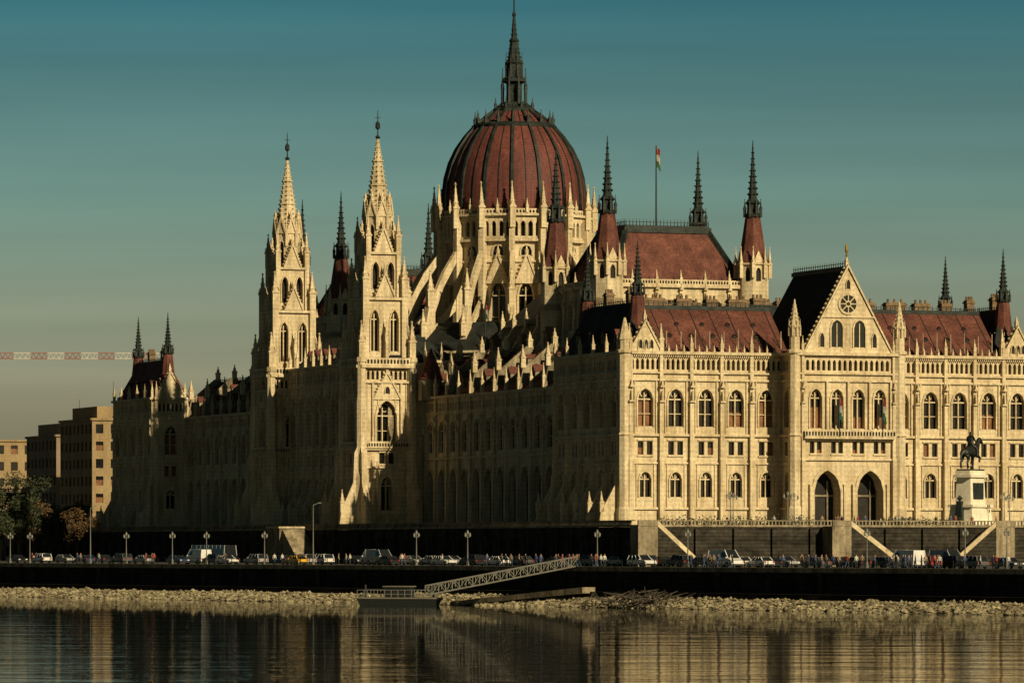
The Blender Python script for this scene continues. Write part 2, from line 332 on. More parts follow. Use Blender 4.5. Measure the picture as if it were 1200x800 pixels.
# --- central projecting block, south
fG=FR(26.2,-5,1,0,0,-1); GW=17.6
portals=[(5.35),(12.55)]
for i,c in enumerate(portals):
    a,b=(0.0,8.95) if i==0 else (8.95,GW)
    arch_panel(mb,fG,a,b,ZB,21.2,c,4.4,ZB,16.4,3.2,2.6,'stone','dark',0,10,0,.5)
    for q in (-1.1,1.1): mb.fb(fG,c+q-.12,c+q+.12,-2.5,-2.3,ZB,18,'stone2')
    mb.fb(fG,c-2.2,c+2.2,-2.5,-2.3,15.6,15.9,'stone2')
    for q in (-2.85,2.85): mb.fb(fG,c+q-.2,c+q+.2,-.02,.45,ZB,17.5,'stone')
ge=[1.65,5.25,8.8,12.4,15.95]
floors(mb,fG,ge,[('pair',21.2,25.0,.8,1.2,22.2,24.0,.5),('arch',25.0,33.2,2.0,26.0,30.6,1.4,.8,1,.7),('plain',33.2,34.2),('arcade',34.2,37.1,.84,.5,34.8,36.1,.35)])
for a,b in ((0,1.65),(15.95,GW)):
    mb.poly([P(fG,a,0,21.2),P(fG,b,0,21.2),P(fG,b,0,37.1),P(fG,a,0,37.1)],'stone')
for z,h,p in COURSES[2:]: course(mb,fG,0,GW,z,h,p)
course(mb,fG,0,GW,21.1,.3,.35)
mb.fb(fG,1.2,16.4,0,1.1,24.4,24.69,'stone'); arcade(mb,fG,1.2,16.4,24.72,25.8,.5,.3,24.85,25.4,.12,.15,'stone','dark',1.1,3)
for s in (1.65,5.25,8.8,12.4,15.95): mb.fb(fG,s-.16,s+.16,-.03,.4,25.85,33.1,'stone')
for s in (0,GW):
    q=P(fG,s,0,0)
    mb.lathe(q[0],q[1]+.2,[(1.15,ZB),(1.15,13.8),(.95,14.2),(.95,24.7),(1.15,24.9),(.9,25.3),(.9,37.2),(1.2,37.4),(1.2,37.8),(.8,38),(.8,41.2),(1.0,41.3),(1.0,41.6)],8,'stone',math.pi/8)
    for j in range(8):
        a=math.pi/4*j; pinnacle(mb,q[0]+.9*math.cos(a),q[1]+.2+.9*math.sin(a),40,.25,2.6,'stone',False)
    mb.lathe(q[0],q[1]+.2,[(.8,41.6),(.08,45.6)],8,'stone'); crockets(mb,q[0],q[1]+.2,41.8,.8,45,.15,8,'stone',.6,.16)
    for q2 in (1.9,-1.9):
        if 0<s+q2<GW: pier(mb,fG,s+q2*.62,.6,ZB,37.5,.7,2.6)
for x,sg in ((26.2,-1),(43.8,1)):
    f=FR(x,0 if sg<0 else -5,0,-1 if sg<0 else 1,sg,0)
    floors(mb,f,[0,5],SPEC); crs(mb,f,0,5)
gable(mb,fG,8.8,14.6,37.55,50.6,-.8,.1,crk=.75)
for c in (6.9,10.7):
    blind_arch(mb,fG,c,1.9,38.4,41.3,1.2,.1,mull=1,hood=.22,n=8)
for c in (4.4,13.2): blind_arch(mb,fG,c,.7,38.4,39.9,.6,.1,g='dark',hood=.12,n=4)
def rose(mb,f,c,z,r,d):
    n=20
    mb.poly([P(f,c+r*math.cos(2*math.pi*i/n),d+.03,z+r*math.sin(2*math.pi*i/n)) for i in range(n)],'glass')
    for i in range(n):
        a0=2*math.pi*i/n;a1=2*math.pi*(i+1)/n
        def q(rr,a,dd): return P(f,c+rr*math.cos(a),d+dd,z+rr*math.sin(a))
        mb.poly([q(r,a0,.2),q(r,a1,.2),q(r*1.25,a1,.2),q(r*1.25,a0,.2)],'stone')
        mb.poly([q(r*1.25,a0,0),q(r*1.25,a1,0),q(r*1.25,a1,.2),q(r*1.25,a0,.2)],'stone')
        mb.poly([q(r*.22,a0,.15),q(r*.22,a1,.15),q(r*.38,a1,.15),q(r*.38,a0,.15)],'stone')
    for i in range(8):
        a=math.pi/4*i; mb.beam(P(f,c+r*.3*math.cos(a),d+.1,z+r*.3*math.sin(a)),P(f,c+r*math.cos(a),d+.1,z+r*math.sin(a)),.16,'stone')
rose(mb,fG,8.8,45.0,1.35,.1)
course(mb,fG,4.4,13.2,42.9,.22,.35)
blind_arch(mb,fG,8.8,.6,47.3,48.2,.5,.1,g='dark',hood=.1,n=4)
q=P(fG,8.8,-.35,0); mb.lathe(q[0],q[1],[(.3,52.3),(.12,52.6),(.3,53.2),(.22,53.9),(.08,54.2)],8,'gold')
mb.obj('south_facade',par)
# --- south wing roofs
mb=MB()
mb.bx(1.2,68.8,1.0,26.5,ZB,37.0,'stone2')
mb.bx(27.2,42.8,-2.3,1.0,21.5,37.0,'stone2')
for x0,x1 in ((6.5,27.5),(42.5,63.5)):
    mb.poly([(x0,.3,37.55),(x1,.3,37.55),(x1,7.5,44.4),(x0,7.5,44.4)],'roof')
    mb.poly([(x0,7.5,44.4),(x1,7.5,44.4),(x1,14,44.0),(x0,14,44.0)],'slate_and_shade')
    mb.poly([(x0,14,44.0),(x1,14,44.0),(x1,21,37.5),(x0,21,37.5)],'roof')
    for xx in (x0,x1): mb.poly([(xx,.3,37.55),(xx,7.5,44.4),(xx,14,44),(xx,21,37.5)],'roof')
    mb.bx(x0,x1,7.3,7.7,44.3,44.75,'iron'); cresting(mb,(x0,7.5,44.7),(x1,7.5,44.7),.9,.8)
    k=5
    for i in range(k): dormer(mb,x0+2.2+(x1-x0-3)*i/k,2.6,39.6,0,-1,.6,.8,1.2,'roof','dark')
    for i in range(4): dormer(mb,x0+4.2+(x1-x0-4)*i/4,4.6,41.6,0,-1,.5,.6,1.0,'roof','dark')
    for i in range(9): mb.lathe(x0+1+(x1-x0-2)*i/8,.9,[(.07,37.6),(.05,41.0+R.uniform(-.6,.3))],4,'stone')
    for i in range(7): mb.beam((x0+1+(x1-x0-2)*i/6,.3,37.6),(x0+1+(x1-x0-2)*i/6,7.5,44.45),.1,'iron')
    for cx in (x0+3,x0+8,x1-8,x1-4): chimney(mb,cx,11+R.uniform(-1,1),44,1.4,R.uniform(1.6,3.8),2.2)
mb.poly([(28,-5.2,37.9),(35,-5.2,50.3),(35,15,50.3),(28,15,37.9)],'slate_and_shade')  # left slope coloured near-black for its shade; right slope is red tile
mb.poly([(42,-5.2,37.9),(35,-5.2,50.3),(35,15,50.3),(42,15,37.9)],'roof')
mb.poly([(28,15,37.9),(42,15,37.9),(35,15,50.3)],'slate_and_shade')
mb.bx(34.6,35.4,-4.2,15,50.1,50.7,'iron'); cresting(mb,(35,-4,50.6),(35,15,50.6),1.1,.8)
mb.bx(26.5,43.5,-4.8,.8,37.56,37.9,'slate_and_shade')
def pav_roof(mb,x0,x1,y0,y1,m):
    hip(mb,x0+.5,x1-.5,y0+.5,y1-.5,37.55,45.0,3.3,4.5,m,'slate_and_shade')
    cresting(mb,((x0+x1)/2,y0+5,45),((x0+x1)/2,y1-5,45),.9)
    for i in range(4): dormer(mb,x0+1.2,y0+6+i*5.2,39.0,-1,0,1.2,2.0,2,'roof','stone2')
    for i in range(2): chimney(mb,(x0+x1)/2+1,y0+9+i*9,43,1.3,1.3,4.2)
for x0,x1 in ((0,8),(62,70)):
    pav_roof(mb,x0,x1,0,28,'slate_and_shade'); pav_roof(mb,x0,x1,245,273,'roof')
for x in (4,66):
    for y in (4,24.5,248.5,269):
        turret(mb,x,y,36.5,39.2,1.85,46.3,54.6,.95)
mb.obj('wing_roofs',par)
# --- river facades
mb=MB()
def river(mb,v,u0,u1,n,spec,crsl,pierh,pin,zb=ZB,butt=True,pd=.6):
    f=FR(v,u1,0,-1,-1,0); L=u1-u0
    ed=[L*i/n for i in range(n+1)]
    floors(mb,f,ed,spec)
    for z,h,p in crsl: course(mb,f,0,L,z,h,p)
    for e in ed: pier(mb,f,min(max(e,.5),L-.5),.8,zb,pierh,pd,pin)
    if butt:
        for e in ed: exdz(mb,f,[(0,zb),(3.6,zb),(3.2,13.2),(.8,17.5),(.8,19.0),(0,20.0)],min(max(e,.5),L-.5)-.35,min(max(e,.5),L-.5)+.35,'stone')
        for e in ed:
            q=P(f,min(max(e,.5),L-.5),3.0,0); pinnacle(mb,q[0],q[1],13.2,.7,3.2,'stone',False)
river(mb,0,0.9,28,5,SPEC,COURSES,37.6,2.8)
river(mb,0,245,272.5,5,SPEC,COURSES,37.6,2.8)
WS=[('arch',ZB,23.0,4.0,ZB+.6,18.2,2.9,1.0,0,0),('arch',23.0,30.6,2.7,24.0,27.7,1.5,.5,1,0),('arcade',30.6,33.2,.84,.5,31.1,32.2,.35)]  # open loggia arches closed with near-black panes standing for the shaded interior
WC=[(22.8,.35,.4),(30.5,.3,.35),(33.2,.45,.6)]
river(mb,7,28,106.8,14,WS,WC,33.7,4.0,butt=False,pd=.5)
river(mb,7,166,245,14,WS,WC,33.7,4.0,butt=False,pd=.5)
for (a,b) in ((28,106.8),(166,245)):
    mb.bx(10.8,30,a+.2,b-.2,ZB,33.0,'stone2')
    mb.poly([(7.3,a,33.7),(7.3,b,33.7),(14,b,40.5),(14,a,40.5)],'roof')
    mb.poly([(14,a,40.5),(14,b,40.5),(24,b,41),(24,a,41)],'slate_and_shade')
    for yy in (a,b): mb.poly([(7.3,yy,33.0),(7.3,yy,33.7),(14,yy,40.5),(24,yy,41),(24,yy,33)],'slate_and_shade')
    cresting(mb,(14,a,40.5),(14,b,40.5),.9,.9)
    L=b-a; f=FR(7,b,0,-1,-1,0)
    for i in range(15):
        s=min(max(L*i/14,.5),L-.5)
        if i%2==0:
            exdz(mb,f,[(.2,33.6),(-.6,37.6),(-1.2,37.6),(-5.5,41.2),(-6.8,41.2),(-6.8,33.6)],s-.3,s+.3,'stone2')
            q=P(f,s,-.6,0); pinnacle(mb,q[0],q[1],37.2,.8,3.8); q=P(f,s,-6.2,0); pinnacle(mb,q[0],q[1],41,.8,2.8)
    for i in range(14):
        s=L*(i+.5)/14; q=P(f,s,-1.4,0)
        dormer(mb,q[0],q[1],35.0,-1,0,1.5,2.6,3.2,'roof','stone2')
        q=P(f,s,-4.6,0); dormer(mb,q[0],q[1],38.2,-1,0,.9,1.5,2.0,'roof','stone2')
    for i in range(6): chimney(mb,17+R.uniform(0,4),a+6+i*(L-12)/5,40.6,1.6,1.4,R.uniform(2.4,3.6))
fr=FR(0,245,1,0,0,-1)
floors(mb,fr,[0,6.95],SPEC); crs(mb,fr,0,6.9); gable(mb,fr,3.4,6.0,37.55,42.4,-.6,.25)
for s in (.5,6.4): pier(mb,fr,s,.8,ZB,37.6,.6,3.2)
exsz(mb,fr,[(-4,ZB),(0,ZB),(0,22),(-.8,19.5),(-1.2,17),(-3.4,13)],-1.2,-.1,'stone')
fr2=FR(7,28,-1,0,0,1); floors(mb,fr2,[0,6.95],SPEC)
mb.bx(1.1,30,246.2,271.8,ZB,37.0,'stone2'); mb.bx(1.1,8,1.2,27,ZB,37,'stone2'); mb.bx(30,68.9,246.2,271.8,ZB,37,'stone2')
CS=[('plain',ZB,14.4),('arch',14.4,21.5,2.4,15.4,18.6,1.5,.5,1,0),('pair',21.5,25.2,1.0,1.6,22.3,24.1,0),('arch',25.2,36.6,3.0,25.9,32.3,2.4,.8,1,0),('arcade',36.6,39.6,.84,.5,37.2,38.5,.35)]
CC=[(14,.35,.35),(21.4,.3,.3),(25,.4,.5),(36.4,.35,.4),(39.6,.45,.7)]
river(mb,-1,116.2,156.3,9,CS,CC,40.0,3.6,pd=.5)
for y,ny in ((107.0,-1),(165.8,1)):
    f=FR(4.7,y,1,0,0,ny); floors(mb,f,[0,2.3],[('plain',ZB,39.6)])
    f=FR(7,y,1,0,0,ny); floors(mb,f,[0,3.0,6.0],[('plain',ZB,33.8),('arch',33.8,39.6,1.4,34.6,37.2,.9,.5,0,0)]); course(mb,f,0,6.0,39.6,.45,.5)
    for s in (0,3,6): pier(mb,f,s,.7,33.8,40,.5,3.2)
mb.bx(.6,12.9,107.6,165.2,ZB,39.4,'stone2')
hip(mb,0,13.2,107.0,165.8,40.05,44.6,5.5,5,'slate_and_shade','slate_and_shade')
cresting(mb,(6.5,112.5,44.6),(6.5,160.5,44.6),1.0,.9)
mb.lathe(7.2,104.5,[(2.2,33),(2.2,36.6)],8,'stone2',math.pi/8); mb.lathe(7.2,104.5,[(2.4,36.6),(.1,42)],8,'roof',math.pi/8)
for i in range(9): dormer(mb,1.6,119+i*4.3,41.0,-1,0,1.4,2.2,3,'roof','stone2')
mb.obj('river_facades',par)
# --- rear
mb=MB()
fE=FR(70,0,0,1,1,0)
floors(mb,fE,[i*5.46 for i in range(51)],SPEC); crs(mb,fE,0,273)
mb.bx(30,68.9,27,246,ZB,36.5,'stone2')
mb.bx(24,46,28,245,33,41,'slate_and_shade')
fN=FR(0,273,1,0,0,1); floors(mb,fN,[i*5.0 for i in range(15)],SPEC); crs(mb,fN,0,70)
for a,b in ((84,114),(160,188)):
    mb.bx(24,46,a,b,41,46,'stone2')
    hip(mb,23.6,46.4,a,b,46,53,8,1,'slate_and_shade','slate_and_shade'); cresting(mb,(31.6,a+1,53),(31.6,b-1,53))
    for i in range(6):
        f=FR(24,b,0,-1,-1,0); s=(b-a)*i/5; s=min(max(s,.5),b-a-.5)
        exdz(mb,f,[(0,41),(0,46.5),(3.5,41)],s-.3,s+.3,'stone'); q=P(f,s,.2,0); pinnacle(mb,q[0],q[1],45.5,.7,3.6)
for a,b in ((28,57),(216,245)):
    mb.bx(24,46,a,b,41,42.5,'stone2'); hip(mb,23.6,46.4,a,b,42.5,46.5,8,2,'slate_and_shade','slate_and_shade')
    for i in range(6): chimney(mb,R.uniform(26,45),a+3+i*4,45,1.6,R.uniform(1.5,3),2.6)
for i in range(10): chimney(mb,R.uniform(50,62),R.uniform(25,80),37,1.8,R.uniform(2,5),7+R.uniform(0,2))
mb.obj('rear_wings',par)
# --- chambers
def chamber(y0,y1,name):
    mb=MB(); x0,x1=21,47; zc=50.6
    for f,L in ((FR(x0,y0,1,0,0,-1),x1-x0),(FR(x0,y1,0,-1,-1,0),y1-y0),(FR(x1,y0,0,1,1,0),y1-y0),(FR(x0,y1,1,0,0,1),x1-x0)):
        n=6 if L>24 else 5
        floors(mb,f,[L*i/n for i in range(n+1)],[('plain',37,43),('arch',43,zc,2.0,44,47.2,1.4,.6,1,0)])
        course(mb,f,0,L,zc,.5,.6); course(mb,f,0,L,42.8,.3,.3)
        for i in range(1,n): pier(mb,f,L*i/n,.7,41,zc+.4,.6,2.6)
        arcade(mb,f,0,L,zc+.5,zc+1.3,.5,.3,zc+.6,zc+1.0,.12,.1,'stone','dark',.4,3)
    mb.bx(x0+.8,x1-.8,y0+.8,y1-.8,37,zc,'stone2')
    hip(mb,x0+1,x1-1,y0+1,y1-1,zc+.4,60.2,4.6,4.6,'roof','slate_and_shade')
    for (ax,ay) in ((x0+1,y0+1),(x1-1,y0+1),(x1-1,y1-1),(x0+1,y1-1)):
        sx=1 if ax<34 else -1; sy=1 if ay<(y0+y1)/2 else -1
        mb.beam((ax,ay,zc+.4),(ax+sx*4.6,ay+sy*4.6,60.2),.8,'iron')
    a,b,c,d=x0+5.6,x1-5.6,y0+5.6,y1-5.6
    mb.bx(a-.4,b+.4,c-.4,d+.4,59.9,60.9,'iron')
    for p,q in (((a,c),(b,c)),((b,c),(b,d)),((b,d),(a,d)),((a,d),(a,c))): cresting(mb,(p[0],p[1],60.9),(q[0],q[1],60.9),1.3,.6)
    mb.beam((x0+1.6,y0+1.5,51.6),(x1-1.6,y0+1.5,51.6),.3,'iron')
    for i in range(5):
        dormer(mb,x0+5.5+i*3.8,y0+2.4,52.4,0,-1,.9,1.1,1.6,'roof','roof'); dormer(mb,x0+2.4,y0+5+i*3.2,52.4,-1,0,.9,1.1,1.6,'roof','roof')
    for x in (x0,x1):
        for y in (y0,y1):
            mb.lathe(x,y,[(2.6,37),(2.6,48.6)],8,'stone',math.pi/8)
            turret(mb,x,y,47.5,54.4,2.6,62.5,75.2,1.25)
    mb.obj(name,par)
chamber(58,81,'lower_house_chamber'); chamber(192,215,'upper_house_chamber')
# --- river towers
def rtower(cx,cy):
    mb=MB()
    def four(h): return [(FR(cx-h,cy-h,1,0,0,-1),2*h),(FR(cx-h,cy+h,0,-1,-1,0),2*h),(FR(cx+h,cy-h,0,1,1,0),2*h),(FR(cx+h,cy+h,-1,0,0,1),2*h)]
    h=4.6
    for f,L in four(h):
        arch_panel(mb,f,0,L,ZB,21.5,L/2,2.2,14.2,18.4,1.6,.9,'stone','glass',0,8,1,.35)
        floors(mb,f,[0,L],[('pair',21.5,24.6,1.0,1.7,22.2,24.0,0)])
        arch_panel(mb,f,0,L,24.6,36.2,L/2,3.6,25.6,30.4,2.6,1.3,'stone','glass',0,10,2,.4)
        arcade(mb,f,0,L,36.2,38.6,.84,.5,36.6,37.8,.35)
        for z,hh,p in ((13.4,.4,.5),(21.4,.3,.45),(24.5,.35,.6),(36.0,.35,.5),(38.6,.5,1.0)): course(mb,f,-.3,L+.3,z,hh,p)
        for s in (L*.22,L*.78):
            mb.fb(f,s-.18,s+.18,-.02,.4,24.9,36,'stone')
            for zz in (15,27): 
                q=P(f,s,.3,0); mb.lathe(q[0],q[1],[(.22,zz),(.25,zz+.6),(.15,zz+1.5),(.17,zz+1.8),(.05,zz+2.0)],6,'stone')
        for s in (L*.12,L*.33,L*.67,L*.88): mb.fb(f,s-.08,s+.08,-.02,.2,13.8,21.4,'stone'); mb.fb(f,s-.08,s+.08,-.02,.2,31,36,'stone')
        gable(mb,f,L/2,4.8,33.2,37.6,.05,.3,crk=.55); blind_arch(mb,f,L/2,.8,34.2,34.9,.5,.3,g='dark',hood=.12,n=4)
        mb.fb(f,.2,L-.2,0,.9,24.85,25.0,'stone'); arcade(mb,f,.9,L-.9,25.0,26.0,.5,.3,25.1,25.6,.12,.1,'stone','dark',.85,3)
        arcade(mb,f,-.5,L+.5,39.1,40.3,.6,.36,39.3,39.9,.15,.12,'stone','dark',.75,3)
    for sx in (-1,1):
        for sy in (-1,1):
            mb.lathe(cx+sx*h,cy+sy*h,[(1.25,ZB),(1.25,20),(1.0,21),(1.0,33),(.85,34),(.85,39.5),(1.0,39.6),(1.0,40.4)],8,'stone',math.pi/8)
            pinnacle(mb,cx+sx*h,cy+sy*h,40.3,1.1,6.5)
    for f,L in four(h):
        for s in (0,L): exdz(mb,f,[(0,ZB),(4.2,ZB),(3.8,14),(1.6,19),(1.4,24),(0,27)],s-.45,s+.45,'stone')
        for s in (0,L):
            q=P(f,s,3.5,0); pinnacle(mb,q[0],q[1],13.8,.8,4.0)
    mb.bx(cx-h+.9,cx+h-.9,cy-h+.9,cy+h-.9,38,39.1,'stone')
    h=3.55
    for f,L in four(h):
        for k in range(2):
            arch_panel(mb,f,L/2*k,L/2*(k+1),39.0,50.4,L/4+L/2*k,1.5,41.5,47.0,1.6,1.0,'stone','dark',0,6,1,.22)
        course(mb,f,-.3,L+.3,50.3,.45,.5)
        exdz(mb,f,[(0,39),(1.4,39),(1.3,43),(.2,46),(0,48)],L/2-.25,L/2+.25,'stone'); q=P(f,L/2,.9,0); pinnacle(mb,q[0],q[1],42.5,.55,4.2)
        gable(mb,f,L/2,3.2,50.8,54.6,-.1,.35,crk=.6)
    for sx in (-1,1):
        for sy in (-1,1):
            mb.bx(cx+sx*h-.55,cx+sx*h+.55,cy+sy*h-.55,cy+sy*h+.55,39,51,'stone')
            pinnacle(mb,cx+sx*h,cy+sy*h,50.9,1.1,7.0)
    h=2.75
    for f,L in four(h):
        for k in range(2):
            arch_panel(mb,f,L/2*k,L/2*(k+1),50.6,58.4,L/4+L/2*k,1.25,52.2,55.6,1.3,.9,'stone','dark',0,6,0,.18)
        course(mb,f,-.2,L+.2,58.2,.4,.45); gable(mb,f,L/2,3.0,58.6,62.4,-.1,.3,crk=.55)
    for sx in (-1,1):
        for sy in (-1,1):
            mb.bx(cx+sx*h-.4,cx+sx*h+.4,cy+sy*h-.4,cy+sy*h+.4,50.6,58.8,'stone')
            pinnacle(mb,cx+sx*h,cy+sy*h,58.6,.9,6.4)
            mb.beam((cx+sx*4.4,cy+sy*4.4,44),(cx+sx*3.3,cy+sy*3.3,48.5),.4,'stone')
    for f,w in ring(cx,cy,2.35,8,math.pi/8):
        arch_panel(mb,f,0,w,58.4,64.6,w/2,.9,59.4,62.6,.8,.5,'stone','dark',0,6,0,.12)
        gable(mb,f,w/2,1.6,64.8,67.2,-.1,.2,crk=.5)
    mb.lathe(cx,cy,[(2.35,64.6),(2.6,64.8),(2.6,65.1),(2.1,65.2)],8,'stone',math.pi/8)
    for j in range(8):
        a=math.pi/8+math.pi/4*j; pinnacle(mb,cx+2.45*math.cos(a),cy+2.45*math.sin(a),62.5,.45,5.2,'stone',False)
    mb.lathe(cx,cy,[(2.1,65.2),(1.15,71.5),(.22,78.2)],8,'stone',math.pi/8)
    crockets(mb,cx,cy,65.6,2.05,78,.25,8,'stone',.8,.28,math.pi/8)
    for zz,rr in ((70,1.35),(74.2,.8)): mb.lathe(cx,cy,[(rr,zz),(rr+.22,zz+.15),(rr+.18,zz+.35),(rr-.1,zz+.4)],8,'stone',math.pi/8)
    mb.lathe(cx,cy,[(.2,78.2),(.5,78.5),(.12,78.9),(.1,79.8),(.45,80.1),(.42,80.9),(.1,81.3),(.05,83.2)],8,'iron')
    mb.beam((cx-.5,cy,81.9),(cx+.5,cy,81.9),.12,'iron')
    mb.obj('river_tower',par)
rtower(0,111.5); rtower(0,161.0)
# --- dome
DX,DY=35.0,137.0
mb=MB()
mb.lathe(DX,DY,[(25,33),(25,42)],16,'stone2',math.pi/16); mb.lathe(DX,DY,[(25.3,42),(19,47.5),(13,48)],16,'slate_and_shade',math.pi/16)
for f,w in ring(DX,DY,25.05,16,math.pi/16):
    arcade(mb,f,0,w,38.5,42,1.5,.8,39.2,40.8,.5,.4); course(mb,f,0,w,41.9,.4,.5)
for f,w in ring(DX,DY,13.0,16,0):
    arch_panel(mb,f,0,w,41,58.6,w/2,2.7,45.5,52.5,2.6,1.2,'stone','glass',0,10,1,.35)
    arch_panel(mb,f,0,w,58.6,62.2,w/2,1.9,59.6,60.4,.95,.6,'stone','glass',0,8,0,.25)
    course(mb,f,0,w,58.4,.35,.4); course(mb,f,0,w,62.1,.45,.9)
    gable(mb,f,w/2,3.8,54.6,59.6,.1,.5,crk=.7)
for f,w in ring(DX,DY,13.7,16,0):
    arcade(mb,f,0,w,62.6,66.6,1.35,.85,63.0,65.2,.5,.9); course(mb,f,0,w,66.6,.4,.6)
    arcade(mb,f,0,w,67.0,67.9,.6,.36,67.1,67.5,.15,.12,'stone','dark',.1,3)
    q=P(f,w/2,.1,0); pinnacle(mb,q[0],q[1],67.2,.5,2.6,'stone',False)
for j in range(16):
    a=2*math.pi*j/16; c,s=math.cos(a),math.sin(a)
    f=FR(DX,DY,-s,c,c,s)
    exdz(mb,f,[(12.6,41),(14.6,41),(14.5,66),(12.6,67)],-.5,.5,'stone')
    pinnacle(mb,DX+14.4*c,DY+14.4*s,64.5,1.0,8.3)
    exdz(mb,f,[(19.6,38),(22.4,38),(22.0,47),(21.2,50.5),(19.8,51.0)],-.55,.55,'stone')
    pinnacle(mb,DX+20.5*c,DY+20.5*s,50.3,1.2,6.8)
    pinnacle(mb,DX+22.2*c,DY+22.2*s,45,.9,5.0)
    exdz(mb,f,[(14.4,58.5),(14.4,60.6),(17.5,56.6),(20.0,52.0),(20.0,48.5),(17.5,54.0)],-.35,.35,'stone')
    exdz(mb,f,[(14.4,50.0),(14.4,52.0),(20.0,46.5),(20.0,43.5),(17.2,47.8)],-.3,.3,'stone')
mb.lathe(DX,DY,[(12.9,41),(11.7,41),(11.7,66)],16,'stone2',0,False)
mb.obj('dome_drum',par)
mb=MB()
prof=[(12.75,66.8),(12.8,68.5),(12.75,71),(12.4,74),(11.6,76.8),(10.4,79.3),(8.8,81.6),(6.9,83.7),(5.0,85.3),(3.3,86.5),(2.6,87.2)]
mb.lathe(DX,DY,prof,64,'dome'); mb.obj('dome_shell',par,True)
mb=MB()
for j in range(64):
    a=2*math.pi*(j+.0)/64; big=(j%4==0); w=.28 if big else .08; pr=.34 if big else .12
    c,s=math.cos(a),math.sin(a)
    if not big and j%2: continue
    for i in range(len(prof)-1):
        (r0,z0),(r1,z1)=prof[i],prof[i+1]
        w0=w*(.5+.5*r0/12.7); w1=w*(.5+.5*r1/12.7)
        def q(r,z,t,o): return (DX+(r+o)*c-s*t,DY+(r+o)*s+c*t,z+o*.4)
        mb.poly([q(r0,z0,-w0,pr),q(r0,z0,w0,pr),q(r1,z1,w1,pr),q(r1,z1,-w1,pr)],'iron')
        mb.poly([q(r0,z0,-w0,-.05),q(r0,z0,-w0,pr),q(r1,z1,-w1,pr),q(r1,z1,-w1,-.05)],'iron')
        mb.poly([q(r0,z0,w0,-.05),q(r0,z0,w0,pr),q(r1,z1,w1,pr),q(r1,z1,w1,-.05)],'iron')
    if big:
        pinnacle(mb,DX+7.0*c,DY+7.0*s,83.2,.5,3.0,'iron',False)
mb.lathe(DX,DY,[(7.6,83.0),(7.7,83.5),(7.0,83.9)],32,'iron',0,False)
mb.lathe(DX,DY,[(12.9,66.9),(13.1,67.3),(12.9,67.8)],32,'iron',0,False)
mb.lathe(DX,DY,[(4.2,86.0),(4.1,86.5),(2.9,87.2),(2.7,87.6),(1.5,88.0),(1.5,91.2),(2.4,91.5),(2.3,92.0),(1.6,92.4),(1.5,94.6),(1.8,94.9),(1.2,95.6),(.8,98.6),(1.0,98.9),(.55,99.5),(.26,103.2),(.42,103.6),(.15,104.2),(.13,107.2)],8,'iron')
for j in range(8):
    a=math.pi/4*j; c,s=math.cos(a),math.sin(a)
    pinnacle(mb,DX+2.25*c,DY+2.25*s,87.4,.42,6.6,'iron',False); pinnacle(mb,DX+1.55*c,DY+1.55*s,92.2,.3,4.6,'iron',False)
    pinnacle(mb,DX+3.6*c,DY+3.6*s,86.2,.35,2.4,'iron',False)
crockets(mb,DX,DY,95.6,1.15,98.6,.75,8,'iron',.7,.22); crockets(mb,DX,DY,99.6,.5,103,.22,8,'iron',.7,.16)
mb.obj('dome_ribs_and_lantern',par)
# ------------------------------------------------------------------ flags
def flag(x,y,z0,h,fw=2.6,fh=1.6,name='flagpole'):
    mb=MB(); mb.lathe(0,0,[(.16,0),(.09,h)],8,'iron'); mb.octa(0,0,h,.2,'gold')
    n=6
    for bi,m in enumerate(('flag_red','flag_white','flag_green')):
        for i in range(n):
            def q(i,b):
                t=i/n; return (.1+fw*.22*t, .18*math.sin(t*7+b), h-.3-b*fh/3*1.5-t*t*fh*.3)
            mb.poly([q(i,bi),q(i+1,bi),q(i+1,bi+1),q(i,bi+1)],m)
    wx,wy=l2w(x,y); mb.obj(name,None,False,(wx,wy,z0),A+.2)
MAT['flag_red']=flat('flag_red',(0.22,0.025,0.02)); MAT['flag_white']=flat('flag_white',(0.4,0.38,0.33)); MAT['flag_green']=flat('flag_green',(0.03,0.10,0.04))
flag(33,66,60.5,14.0,3.6,2.2); flag(33,200,60.5,13.0,3.6,2.2); flag(10.2,86,41,8)
for s in (33.1,40.4): flag(s,-6.0,24.7,6.2,3,2.2)
# ------------------------------------------------------------------ ground, terrace, quay, water
QX,QY=59.0,563.0; QD=(-.5547,.8321); QN=(.8321,.5547)
def qp(t,o): return (QX+QD[0]*t+QN[0]*o, QY+QD[1]*t+QN[1]*o)
def row(ximg,o):
    k=(ximg-600)/5700.0; return (QX+QN[0]*o-k*(QY+QN[1]*o))/(-QD[0]+k*QD[1])
MAT['asphalt']=noisy('asphalt',(0.035,0.035,0.033),(0.06,0.058,0.052),.3,.9,None,(1,1,1),3,.25)
MAT['paving']=noisy('paving',(0.06,0.053,0.042),(0.10,0.09,0.07),.3,.9,None,(1,1,1),2,.25)
MAT['ground']=noisy('ground',(0.04,0.04,0.025),(0.08,0.07,0.045),.05,.95,None,(1,1,1),.6,.3)
MAT['paint']=flat('road_paint',(.6,.58,.52))
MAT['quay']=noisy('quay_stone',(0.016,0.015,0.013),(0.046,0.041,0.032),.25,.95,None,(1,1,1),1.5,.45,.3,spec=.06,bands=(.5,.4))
MAT['rock']=noisy('river_rock',(0.12,0.10,0.06),(0.42,0.36,0.22),.9,.95,(0.26,0.22,0.135),(1,1,1),4,.35,.3,spec=.15)
GZ=5.15
T0,T1=-700,4000
def sheet(name,o0,o1,z,mat,t0=T0,t1=T1):
    mb=MB(); a,b,c,d=qp(t0,o0),qp(t1,o0),qp(t1,o1),qp(t0,o1)
    mb.poly([(*a,z),(*d,z),(*c,z),(*b,z)],mat); return mb.obj(name)
